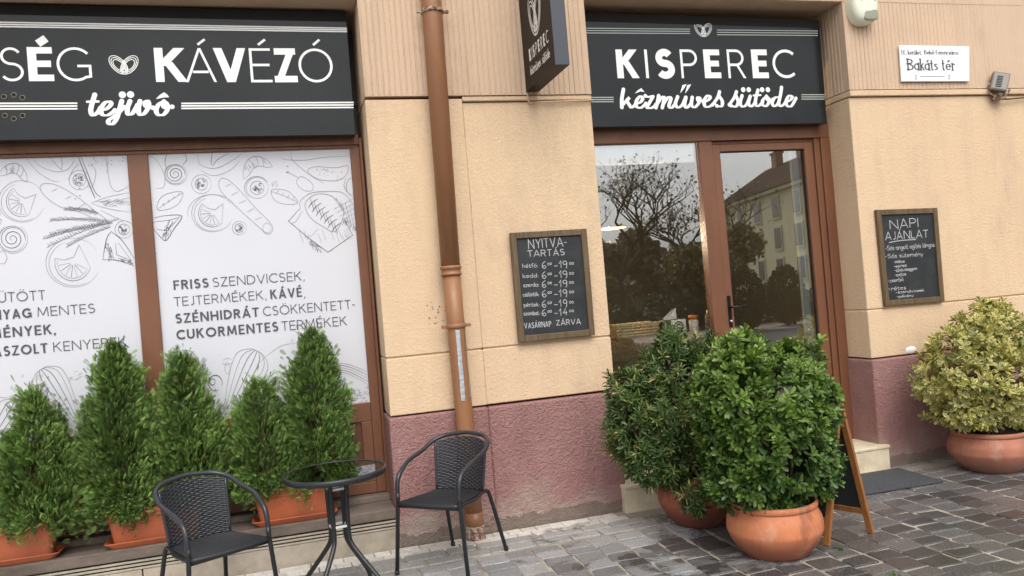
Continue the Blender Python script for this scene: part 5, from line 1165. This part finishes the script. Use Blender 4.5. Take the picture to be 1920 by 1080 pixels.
def shrub(parent, blobs, n_ros, leaf, size, per, colfn, m, tip, seed, depth=(0.70, 1.02), up_bias=0.5, spread=1.0):
    global RNG
    RNG = np.random.default_rng(seed)
    B = np.array([b_[:3] for b_ in blobs]); Rr = np.array([b_[3:6] for b_ in blobs]); area = (Rr[:, 0]*Rr[:, 2]); pick = RNG.choice(len(blobs), n_ros*3, p=area/area.sum())
    d = unit(n_ros*3); q = RNG.uniform(depth[0], depth[1], n_ros*3)**0.6
    pos = B[pick]+d*Rr[pick]*q[:, None]
    inside = np.zeros(len(pos), bool)
    for i in range(len(blobs)): inside |= (((pos-B[i])/Rr[i])**2).sum(1) < 0.5
    keep = ~inside; pos = pos[keep][:n_ros]; nrm = (d/Rr[pick])[keep][:n_ros]; nrm /= np.linalg.norm(nrm, axis=1, keepdims=True); q = q[keep][:n_ros]
    ns = max(8, n_ros//16); sh = RNG.choice(len(pos), ns); P2 = [pos]; N2 = [nrm]
    sdir = nrm[sh]*0.7+np.array([0, 0, 0.8])+RNG.normal(size=(ns, 3))*0.25; sdir /= np.linalg.norm(sdir, axis=1, keepdims=True); slen = RNG.uniform(0.03, 0.10, ns)[:, None]
    for q_ in (0.35, 0.7, 1.0): P2.append(pos[sh]+sdir*slen*q_); N2.append(sdir)
    pos = np.concatenate(P2); nrm = np.concatenate(N2)
    k = len(pos); axis = nrm+np.array([0, 0, up_bias])+RNG.normal(size=(k, 3))*0.35; axis /= np.linalg.norm(axis, axis=1, keepdims=True)
    ref = np.cross(axis, unit(k)); ref /= np.linalg.norm(ref, axis=1, keepdims=True); bi = np.cross(axis, ref)
    P = []; A = []; U = []; S = []; C = []
    rs = RNG.uniform(0, 1, k)
    for j in range(per):
        fr_ = j/per; a = j*2.399+RNG.uniform(-0.3, 0.3, k); el = np.radians(np.interp(fr_, [0, 1], [8, 62]))*spread+RNG.uniform(-0.2, 0.2, k)
        rad = ref*np.cos(a)[:, None]+bi*np.sin(a)[:, None]
        ax = rad*np.cos(el)[:, None]+axis*np.sin(el)[:, None]; up = axis*np.cos(el)[:, None]-rad*np.sin(el)[:, None]
        P.append(pos+axis*(size*0.9*(fr_-0.5))[..., None] if False else pos+axis*size*0.8*(fr_-0.5)); A.append(ax); U.append(up+RNG.normal(size=(k, 3))*0.15)
        S.append(size*RNG.uniform(0.75, 1.2, k)*np.interp(fr_, [0, 0.6, 1], [1.05, 1.0, 0.6])); C.append(colfn(k, rs, fr_, pos))
    return scatter('foliage', leaf[0], leaf[1], np.concatenate(P), np.concatenate(A), np.concatenate(U), np.concatenate(S), np.concatenate(C), m, parent)
def stems(parent, spread, h, n_, seed, z0=0.2):
    rr = random.Random(seed); b_ = MB()
    for k in range(n_):
        a = rr.uniform(0, 6.28); r0 = rr.uniform(0.01, 0.10); r1 = spread*rr.uniform(0.3, 0.9); hh = h*rr.uniform(0.55, 0.95)
        p = [(r0*math.cos(a), r0*math.sin(a), z0), ((r0*0.5+r1*0.4)*math.cos(a+0.2), (r0*0.5+r1*0.4)*math.sin(a+0.2), z0+hh*0.5), (r1*math.cos(a), r1*math.sin(a), z0+hh)]
        b_.tube(spl(p, 4), [0.008-0.0008*i for i in range(9)], 5)
        for i in range(3):
            t = rr.uniform(0.35, 0.9); q = Vector(p[1]).lerp(Vector(p[2]), t); c_ = rr.uniform(0, 6.28); b_.tube([q, q+Vector((0.09*math.cos(c_), 0.09*math.sin(c_), 0.08))], [0.004, 0.002], 4)
    return b_.build('stems', M['stem'], parent)
def pot(parent, rmax, rbase, rrim, h, m, groove=True, n_=56):
    b_ = MB()
    pr = [(0.0001, 0.004), (rbase*0.96, 0.0), (rbase, 0.008)]
    mid = spl([(rbase, 0.008), (rbase+(rmax-rbase)*0.55, h*0.20), (rmax*0.985, h*0.42), (rmax, h*0.54), (rmax*0.975, h*0.70), (rrim*0.975, h*0.86)], 5)
    pr += mid[1:]
    pr += [(rrim*0.965, h*0.875), (rrim*0.995, h*0.885), (rrim*1.012, h*0.92), (rrim*1.012, h*0.965), (rrim*0.99, h*0.995), (rrim*0.955, h*1.0), (rrim*0.925, h*0.985), (rrim*0.91, h*0.90)]
    b_.lathe(pr, n_); o = b_.build('pot', m, parent)
    b_ = MB(); b_.lathe([(0.0001, h*0.925), (rrim*0.5, h*0.92), (rrim*0.93, h*0.90)], 28); b_.build('soil', M['soil'], parent); return o
def lerpc(a, b_, t): return np.array(a)*(1-t)+np.array(b_)*t
# front shrub: bright green obovate leaves
p1 = empty('potted_shrub', (2.495, -1.215, 0), 0, 'bright green glossy shrub in the orange terracotta pot, nearest the street', 'potted plant')
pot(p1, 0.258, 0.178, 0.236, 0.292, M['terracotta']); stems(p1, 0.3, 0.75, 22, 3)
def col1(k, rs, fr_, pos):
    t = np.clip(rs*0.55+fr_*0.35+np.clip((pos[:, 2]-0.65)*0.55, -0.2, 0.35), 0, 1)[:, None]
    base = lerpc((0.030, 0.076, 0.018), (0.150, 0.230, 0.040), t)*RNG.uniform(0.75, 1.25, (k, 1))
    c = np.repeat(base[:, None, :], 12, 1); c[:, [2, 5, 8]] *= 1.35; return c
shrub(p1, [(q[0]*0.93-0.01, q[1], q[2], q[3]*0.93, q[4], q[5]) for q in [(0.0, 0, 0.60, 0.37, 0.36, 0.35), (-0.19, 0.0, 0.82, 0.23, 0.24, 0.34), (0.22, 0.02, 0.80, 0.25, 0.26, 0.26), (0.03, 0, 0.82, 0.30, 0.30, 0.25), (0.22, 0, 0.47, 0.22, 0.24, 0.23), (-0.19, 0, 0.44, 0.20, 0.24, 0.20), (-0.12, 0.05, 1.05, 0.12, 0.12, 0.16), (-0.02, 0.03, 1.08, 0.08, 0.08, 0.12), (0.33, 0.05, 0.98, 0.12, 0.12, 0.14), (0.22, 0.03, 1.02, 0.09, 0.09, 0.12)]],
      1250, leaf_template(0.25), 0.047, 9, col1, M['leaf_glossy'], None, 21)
# rear shrub: narrow dark leaves with pale yellow tips
p2 = empty('potted_shrub', (2.43, -0.50, 0), 0, 'dark narrow-leaved shrub with pale yellow tips in the reddish pot by the shop window', 'potted plant')
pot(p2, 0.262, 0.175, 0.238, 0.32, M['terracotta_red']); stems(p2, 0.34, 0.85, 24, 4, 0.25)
def col2(k, rs, fr_, pos):
    base = lerpc((0.040, 0.084, 0.024), (0.125, 0.185, 0.052), RNG.uniform(0, 1, (k, 1)))
    yel = ((rs > 0.79) & (RNG.uniform(size=k) < 0.35+0.6*fr_))[:, None]
    c = np.repeat(base[:, None, :], 12, 1); y = lerpc((0.20, 0.22, 0.05), (0.52, 0.48, 0.16), RNG.uniform(0, 1, (k, 1)))
    c = np.where(yel[:, None], np.repeat(y[:, None, :], 12, 1), c); return c
shrub(p2, [(-0.13, 0, 0.66, 0.34, 0.30, 0.32), (-0.10, 0, 0.92, 0.23, 0.21, 0.22), (0.16, 0, 0.86, 0.24, 0.22, 0.26), (-0.37, 0, 0.62, 0.20, 0.2, 0.26), (-0.42, 0, 0.84, 0.13, 0.13, 0.17), (-0.11, 0, 1.08, 0.10, 0.1, 0.16), (0.06, 0.02, 0.98, 0.14, 0.13, 0.12), (-0.26, -0.03, 0.44, 0.24, 0.2, 0.18), (-0.14, -0.22, 0.26, 0.10, 0.1, 0.14), (0.1, 0, 0.5, 0.3, 0.25, 0.22)],
      1650, leaf_template(0.185, 0.6), 0.054, 9, col2, M['leaf_glossy'], None, 22, spread=0.9)
# right shrub: cream edged leaves
p3 = empty('potted_shrub', (4.815, -0.46, 0), 0, 'cream and green variegated shrub in the rosy pot at the right edge', 'potted plant')
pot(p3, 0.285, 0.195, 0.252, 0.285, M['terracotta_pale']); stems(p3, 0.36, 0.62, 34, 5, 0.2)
def col3(k, rs, fr_, pos):
    g = lerpc((0.10, 0.155, 0.045), (0.24, 0.28, 0.08), RNG.uniform(0, 1, (k, 1))); y = lerpc((0.80, 0.67, 0.17), (0.84, 0.76, 0.36), rs[:, None])*RNG.uniform(0.85, 1.1, (k, 1))
    c = np.repeat(y[:, None, :], 12, 1); c[:, [2, 5]] = g[:, None, :]; c[:, [8]] = (g*0.5+y*0.5)[:, None, :]
    gr = (RNG.uniform(size=k) < 0.10)[:, None, None]; return np.where(gr, c*np.array([0.35, 0.5, 0.4]), c)
shrub(p3, [(q[0]*0.86+0.01, q[1], q[2]+0.015, q[3]*0.88, q[4], q[5]) for q in [(0.0, 0, 0.58, 0.48, 0.38, 0.28), (-0.36, 0, 0.66, 0.27, 0.26, 0.22), (-0.18, 0, 0.84, 0.30, 0.26, 0.20), (0.06, 0, 0.98, 0.22, 0.2, 0.18), (0.3, 0, 0.86, 0.30, 0.26, 0.22), (-0.24, -0.02, 0.42, 0.26, 0.22, 0.13), (0.12, -0.06, 0.40, 0.24, 0.22, 0.12), (0.40, 0, 0.58, 0.28, 0.24, 0.22), (0.02, 0, 1.10, 0.07, 0.07, 0.10), (-0.18, 0, 1.01, 0.10, 0.1, 0.10), (0.22, 0, 1.07, 0.08, 0.08, 0.1)]],
      1100, leaf_template(0.25), 0.050, 8, col3, M['leaf_glossy'], None, 23, depth=(0.62, 1.03))

# ================================================================== A-BOARD, DOORMAT
ab = empty('sandwich_board', (2.94, -1.26, 0), 0, 'wooden A-board with black slate standing beside the front terracotta pot', 'sandwich board')
ax_ = Vector((-0.42, 0.90, 0)).normalized()         # along the width of the board, away from the viewer
WB, HB = 0.50, 0.785
Aft, Bft, Apx = Vector((2.785-2.94, -1.285+1.26, 0)), Vector((3.128-2.94, -1.228+1.26, 0)), Vector((0.025, 0.0, HB))
def leaf_panel(foot, name):
    f_ = bpy.data.objects.new(name, None)
    up = (Apx-foot); Lg = up.length; up.normalize(); out = ax_.cross(up).normalized()
    def P(a, b_, c_): return foot+ax_*a+up*b_+out*c_
    def bar(mb, a0, a1, b0, b1, t):
        c_ = [(a0, b0), (a1, b0), (a1, b1), (a0, b1)]; v = [P(x, y, -t) for x, y in c_]+[P(x, y, t) for x, y in c_]
        mb.add(v, [(0, 3, 2, 1), (4, 5, 6, 7), (0, 1, 5, 4), (1, 2, 6, 5), (2, 3, 7, 6), (3, 0, 4, 7)])
    m_ = MB(); bar(m_, 0, 0.036, 0, Lg, 0.0115); bar(m_, WB-0.036, WB, 0, Lg, 0.0115); bar(m_, 0.0362, WB-0.0362, 0.115, 0.150, 0.010); bar(m_, 0.0362, WB-0.0362, Lg-0.036, Lg-0.001, 0.010)
    fr_ = m_.build('frame', M['board_wood'], ab, 0.002, 1)
    m_ = MB(); bar(m_, 0.034, WB-0.034, 0.148, Lg-0.034, 0.004); m_.build('slate', M['chalkboard'], fr_)
    return P, Lg, fr_
PA, LA, fA = leaf_panel(Aft, 'front'); leaf_panel(Bft, 'rear')
k3 = Ink(lambda u, v, h: PA(u, v, 0.004+h) if False else PA(WB-u, v, -0.004-h), 0.001)
for i, s in enumerate(('friss kenyér', 'pogácsa', 'kakaós', 'rétes', 'kávé')): text(k3, s, 0.06, 0.06+0.03*len(s)+0.05, 0.62-i*0.095, 0.62-i*0.095, 0.055, 0.006, jit=0.02, gap=0.08)
k3.build('chalk_writing', M['chalk'], fA)
hg = MB(); hg.tube([Vector((0.025, 0, HB+0.004))+ax_*0.03, Vector((0.025, 0, HB+0.004))+ax_*(WB-0.03)], 0.008, 8); hg.build('hinge', M['handle'], ab)
dm = MB(); c_ = [at(1560, 940, 2, 0.012), at(1771, 905, 2, 0.012), at(1690, 881, 2, 0.012), at(1560, 893, 2, 0.012)]
dm.add([(3.05, -0.56, 0.002), (4.245, -0.592, 0.002), (4.275, -0.135, 0.002), (3.08, -0.11, 0.002), (3.05, -0.56, 0.016), (4.245, -0.592, 0.016), (4.275, -0.135, 0.016), (3.08, -0.11, 0.016)], [(0, 3, 2, 1), (4, 5, 6, 7), (0, 1, 5, 4), (1, 2, 6, 5), (2, 3, 7, 6), (3, 0, 4, 7)])
tag(dm.build('doormat', M['rubber'], None, 0.004, 2), 'grey rectangular doormat on the pavement before the cream doorstep', 'doormat')

for px0, py0, lab in ((1574, 1029, 'tiny green weed in a paving joint beside the A-board leg'), (1676, 1076, 'small green weed between the setts at the lower edge, right of the A-board')):
    p = at(px0, py0, 2, 0.0); w_ = empty('weed', (p.x, p.y, 0), 0, lab, 'weed'); g = np.random.default_rng(px0); k = 16
    a_ = g.normal(size=(k, 3)); a_[:, 2] = np.abs(a_[:, 2])*0.8+0.25; v, f = leaf_template(0.3)
    scatter('leaves', v, f, g.normal(size=(k, 3))*np.array([0.012, 0.012, 0.0])+np.array([0, 0, -0.002]), a_, g.normal(size=(k, 3))+np.array([0, 0, 2]), g.uniform(0.012, 0.026, k), np.array([0.10, 0.19, 0.03])*g.uniform(0.7, 1.4, (k, 1)), M['leaf_glossy'], w_)

# ================================================================== BEHIND THE GLASS
YC = 0.43
def zi(x, y): return at(x, y, 1, YC)
a, b_ = zi(1130, 612), zi(1330, 590)
ct = empty('window_counter', (2.7, YC, 0.17), 0, 'plank counter seen through the side window of the entrance', 'counter')
m_ = MB(); m_.box(-0.55, 0.36, -0.03, 0.45, 1.00-0.17+0.10, 1.145-0.17-0.02); m_.box(-0.54, 0.35, -0.045, -0.0305, 0.80, 0.94); m_.build('top', M['counter'], ct, 0.004, 1)
m_ = MB()
for x in (-0.5, 0.28): m_.box(x, x+0.06, 0.02, 0.40, 0.0, 0.929)
m_.build('support', M['room_floor'], ct)
ZC = 1.127
def xz(x): return at(x, 585, 1, YC+0.1).x
bk = empty('basket', (xz(1187), YC+0.12, ZC), 0, 'low rectangular wicker basket on the counter behind the glass', 'basket')
w2 = (xz(1229)-xz(1146))/2
m_ = MB(); v = []
for sc, z in ((0.92, 0), (1.0, 0.105)):
    v += [(-w2*sc, -0.085*sc, z), (w2*sc, -0.085*sc, z), (w2*sc, 0.085*sc, z), (-w2*sc, 0.085*sc, z)]
m_.add(v, [(0, 3, 2, 1)]+[(i, (i+1) % 4, 4+(i+1) % 4, 4+i) for i in range(4)]); m_.build('basket_body', M['basket'], bk, 0.01, 2)
m_ = MB(); m_.tube([(-w2, -0.085, 0.105), (w2, -0.085, 0.105), (w2, 0.085, 0.105), (-w2, 0.085, 0.105)], 0.010, 8, closed=True)
for k in range(4): m_.tube([(-w2*.96, -0.083-0.001*k, 0.02+k*0.022), (w2*.96, -0.083-0.001*k, 0.02+k*0.022)], 0.008, 6)
m_.build('woven_rim', M['basket'], bk)
tx = empty('tissue_dispenser', (xz(1258), YC+0.10, ZC), 0, 'dark tissue box with white emblem card and tissue pulled up', 'tissue box')
m_ = MB(); m_.box(-0.095, 0.095, -0.05, 0.07, 0, 0.115); m_.build('box', M['navy'], tx, 0.02, 3)
m_ = MB(); m_.box(-0.035, 0.090, -0.056, -0.051, 0.004, 0.112); m_.build('card', M['paper'], tx)
ik = Ink(lambda u, v, h: (u, -0.056-h, v)); ik.stroke(ell(0.028, 0.058, 0.036, 0.036), 0.010, True); ik.stroke(spl([(0.006, 0.052), (0.028, 0.075), (0.05, 0.06)]), 0.012); ik.stroke(spl([(0.010, 0.04), (0.03, 0.05), (0.046, 0.04)]), 0.010); ik.build('emblem', M['ink'], tx)
m_ = MB(); m_.add([(-0.06, 0.0, 0.115), (0.05, 0.01, 0.115), (0.055, 0.02, 0.20), (0.0, -0.01, 0.19), (-0.075, 0.0, 0.125)], [(0, 1, 2, 3), (0, 3, 4)]); m_.add([(-0.02, 0.03, 0.115), (0.05, 0.012, 0.115), (0.055, 0.021, 0.20)], [(0, 1, 2)]); m_.build('tissue', M['paper'], tx)
def jar(name, px_, r_, h, lid, label, cat, body):
    e = empty(name, (xz(px_), YC+0.10, ZC), 0, label, cat)
    m_ = MB(); m_.lathe([(0.0001, 0), (r_*0.9, 0), (r_, 0.006), (r_, h*0.7), (r_*0.72, h*0.82), (r_*0.7, h*0.84)], 20); m_.build('body', body, e)
    m_ = MB(); m_.lathe([(r_*0.7, h*0.8), (lid[0], h*0.8), (lid[0]*0.95, h*lid[1]), (0.0001, h*lid[1]*1.02)], 20); m_.build('lid', lid[2], e); return e
jar('jar', 1299, 0.036, 0.13, (0.040, 1.0, M['orange']), 'white jar with orange cloth lid on the counter behind the glass', 'jar', M['paper'])
jar('bottle', 1327, 0.026, 0.16, (0.010, 1.0, M['paper']), 'slim pale bottle on the counter beside the white jar', 'bottle', M['lamp_glass'])
lp = at(1141, 428, 1, 1.2)
pd = empty('pendant_lamp', tuple(lp), 0, 'glowing flat pendant lamp inside the shop behind the side window', 'lamp')
m_ = MB(); m_.lathe([(0.0001, 0.03), (0.05, 0.025), (0.16, 0.0), (0.155, -0.004), (0.05, 0.015)], 28); m_.tube([(0, 0, 0.02), (0, 0, 2.9-lp.z)], 0.004, 6); m_.build('shade', M['handle'], pd)
m_ = MB(); m_.lathe([(0.0001, -0.008), (0.15, -0.006), (0.15, -0.003)], 28); m_.build('light_disc', M['copper'], pd)
bulb = bpy.data.lights.new('bulb', 'POINT'); bulb.energy = 34; bulb.color = (1.0, 0.78, 0.5); bulb.shadow_soft_size = 0.01
bo = bpy.data.objects.new('bulb', bulb); COL.objects.link(bo); bo.parent = pd; bo.location = (0, 0, -0.12)
rbl = empty('roller_blind', (2.6, YR+0.042, 2.43), 0, 'white roller blind drawn a hand down inside the side window', 'blind')
m_ = MB(); m_.box(-0.455, 0.455, 0.0, 0.012, 0.01, 0.20); m_.build('cloth', M['blind'], rbl); m_ = MB(); m_.tube([(-0.455, 0.006, 0.005), (0.455, 0.006, 0.005)], 0.010, 8); m_.build('bottom_bar', M['blind'], rbl)

# ================================================================== ACROSS THE SQUARE (seen mirrored in the door glass)
def park_tree(x, y, h, label, seed, leafy, stem=0.30, depth=5):
    rr = random.Random(seed); e = empty('park_tree', (x, y, 0), 0, label, 'tree', 'trees across the square'); b_ = MB(); tips = []
    def grow(p, d, L, r_, lv):
        q = p+d*L*0.5+Vector((rr.uniform(-1, 1), rr.uniform(-1, 1), 0))*L*0.06; e2 = q+(d+Vector((rr.uniform(-.3, .3), rr.uniform(-.3, .3), rr.uniform(-.05, .15)))).normalized()*L*0.5
        b_.tube([p, q, e2], [r_, r_*0.85, r_*0.7], 6 if lv < 3 else 4, 0, False)
        if lv >= depth: tips.append(e2); return
        if lv >= 3: tips.append(e2)
        for k in range(3 if lv < 4 else 2):
            a = rr.uniform(0, 6.28); nd = (d*0.75+Vector((math.cos(a), math.sin(a), rr.uniform(0.0, 0.5)))*0.75).normalized(); grow(e2, nd, L*rr.uniform(0.62, 0.82), r_*0.62, lv+1)
    grow(Vector((0, 0, -0.05)), Vector((0, 0, 1)), h*stem, h*0.022, 0)
    b_.build('trunk', M['bark'], e)
    T = np.array([tuple(t) for t in tips]); g = np.random.default_rng(seed); k = int(len(T)*leafy)
    if k > 0:
        pos = T[g.integers(0, len(T), k)]+g.normal(size=(k, 3))*h*0.035; low = pos[:, 2] < h*0.88; pos = pos[low]; k = len(pos)
        col = np.array([0.17, 0.165, 0.075])*g.uniform(0.5, 1.6, (k, 1))+np.array([0.05, 0.02, 0])*g.uniform(0, 1, (k, 1))
        v, f = leaf_template(0.5); scatter('crown', v, f, pos, g.normal(size=(k, 3)), g.normal(size=(k, 3)), g.uniform(0.10, 0.24, k)*(1.0 if leafy > 3 else 0.55), col, M['leaf_matte'], e)
park_tree(11.4, -20, 6.6, 'bare crowned park tree mirrored left in the side window', 31, 0.35, 0.27, 7)
park_tree(14.4, -20, 6.2, 'bare topped park tree mirrored beside the door mullion', 32, 0.45, 0.27, 7)
park_tree(13.6, -19, 4.2, 'low leafy park tree mirrored in the middle of the side window', 33, 22, 0.20)
park_tree(15.2, -22, 4.6, 'leafy park tree mirrored just left of the door mullion', 37, 22, 0.20)
park_tree(11.6, -22, 3.6, 'low leafy park tree mirrored at the left of the side window', 38, 22, 0.18)
park_tree(18.0, -24, 4.8, 'leafy park tree mirrored in the door pane', 34, 9, 0.24)
park_tree(9.6, -22, 4.0, 'leafy park tree mirrored at the edge of the stuccoed pier', 35, 16, 0.2)
for bx_, by_, lab in ((12.5, -14.2, 'round topped yew bush mirrored beside the door handle'), (14.1, -14.6, 'round topped yew bush mirrored at the right of the door pane')):
    e = empty('yew_bush', (bx_, by_, 0), 0, lab, 'bush', 'yew bushes across the square'); g = np.random.default_rng(int(bx_*10)); k = 3500
    u_ = g.normal(size=(k, 3)); u_ /= np.linalg.norm(u_, axis=1, keepdims=True); pos = u_*np.array([0.52, 0.52, 0.85])*g.uniform(0.75, 1.0, (k, 1))+np.array([0, 0, 0.9]); v, f = leaf_template(0.4)
    scatter('foliage', v, f, pos, u_+g.normal(size=(k, 3))*0.6, g.normal(size=(k, 3)), g.uniform(0.06, 0.11, k), np.array([0.035, 0.055, 0.02])*g.uniform(0.6, 1.5, (k, 1)), M['leaf_matte'], e)
    b_ = MB(); b_.tube([(0, 0, -0.03), (0, 0, 0.8)], 0.05, 8); b_.build('trunk', M['bark'], e)
wd_ = np.random.default_rng(77); k = 8500; px_w = wd_.uniform(8, 20.6, k); hgt = 3.3+0.5*np.sin(px_w*0.9)+0.4*np.sin(px_w*2.3+1)
pos = np.stack([px_w, -30+wd_.uniform(-1, 1, k), hgt*np.sqrt(wd_.uniform(0, 1, k))], 1); v, f = leaf_template(0.5)
wo = scatter('shrubbery', v, f, pos, wd_.normal(size=(k, 3)), wd_.normal(size=(k, 3)), wd_.uniform(0.25, 0.5, k), np.array([0.20, 0.175, 0.10])*wd_.uniform(0.35, 1.6, (k, 1)), M['leaf_matte'], None); wo['kind'] = 'stuff'; wo['label'] = 'brownish green shrubbery mass across the square mirrored in the side window'; wo['category'] = 'shrubbery'
hd_ = empty('hedge', (14, -16.8, 0), 0, 'clipped dark hedge across the square mirrored low in the glass', 'hedge')
g = np.random.default_rng(41); k = 9000; pos = np.stack([g.uniform(-9, 9, k), g.uniform(-0.5, 0.5, k), g.uniform(0.05, 1.15, k)], 1); pos[:, 2] *= 0.85+0.15*np.sin(pos[:, 0]*1.7)
v, f = leaf_template(0.4); scatter('foliage', v, f, pos, g.normal(size=(k, 3)), g.normal(size=(k, 3)), g.uniform(0.10, 0.2, k), np.array([0.04, 0.06, 0.02])*g.uniform(0.6, 1.5, (k, 1)), M['leaf_matte'], hd_)
M['yellow'] = stucco('yellow render', (0.74, 0.68, 0.47), (0.68, 0.62, 0.43), (0.6, 0.54, 0.38), 0.02, 4)
M['roof'] = mat('dark tiled roof', (0.05, 0.03, 0.024), 0.95, spec=0.1); M['brick'] = mat('chimney brick', (0.35, 0.2, 0.14), 0.9); M['pane_dark'] = mat('dark panes', (0.03, 0.035, 0.04), 0.2); M['trim'] = mat('pale trim', (0.6, 0.56, 0.45), 0.8)
def house(x, y, w, h, d, label, ncol, nrow, mwall, rz=0.0):
    e = empty('town_house', (x, y, 0), rz, label, 'building')
    b_ = MB(); b_.box(-w/2, w/2, -d, 0, -0.1, h); wl = b_.build('wall', mwall, e)
    b_ = MB(); b_.box(-w/2-0.3, w/2+0.3, -d-0.2, 0.35, h+0.002, h+0.3); b_.build('cornice', M['trim'], e)
    b_ = MB(); b_.add([(-w/2-0.4, 0.5, h+0.3), (w/2+0.4, 0.5, h+0.3), (w/2+0.4, -d/2, h+3.6), (-w/2-0.4, -d/2, h+3.6), (-w/2-0.4, -d-0.4, h+0.3), (w/2+0.4, -d-0.4, h+0.3)], [(0, 1, 2, 3), (3, 2, 5, 4), (0, 3, 4), (1, 5, 2)]); rf = b_.build('roof', M['roof'], e)
    for k in range(5): b_ = MB(); cx = -w/2+w*(k+0.5)/5; b_.box(cx-0.5, cx+0.5, -d/2-0.3, -d/2+0.4, h+2.2, h+4.6); b_.box(cx-0.6, cx+0.6, -d/2-0.4, -d/2+0.5, h+4.602, h+4.8); b_.build('chimney', M['brick'], rf)
    for c_ in range(ncol):
        for r_ in range(nrow):
            cx = -w/2+w*(c_+0.5)/ncol; z = 0.9+r_*(h-0.6)/nrow
            b_ = MB(); b_.box(cx-0.75, cx+0.75, 0.002, 0.10, z, z+1.9); wn = b_.build('window', M['trim'], e); b_ = MB(); b_.box(cx-0.6, cx+0.6, 0.104, 0.12, z+0.15, z+1.75); b_.build('pane', M['pane_dark'], wn)
house(37.4, -48.5, 27, 7.9, 10, 'yellow rendered house with chimneys mirrored in the door pane', 7, 3, M['yellow'], R(102))
house(9, -64, 40, 3.6, 10, 'long pale house far across the square', 12, 2, M['wall'], 0)
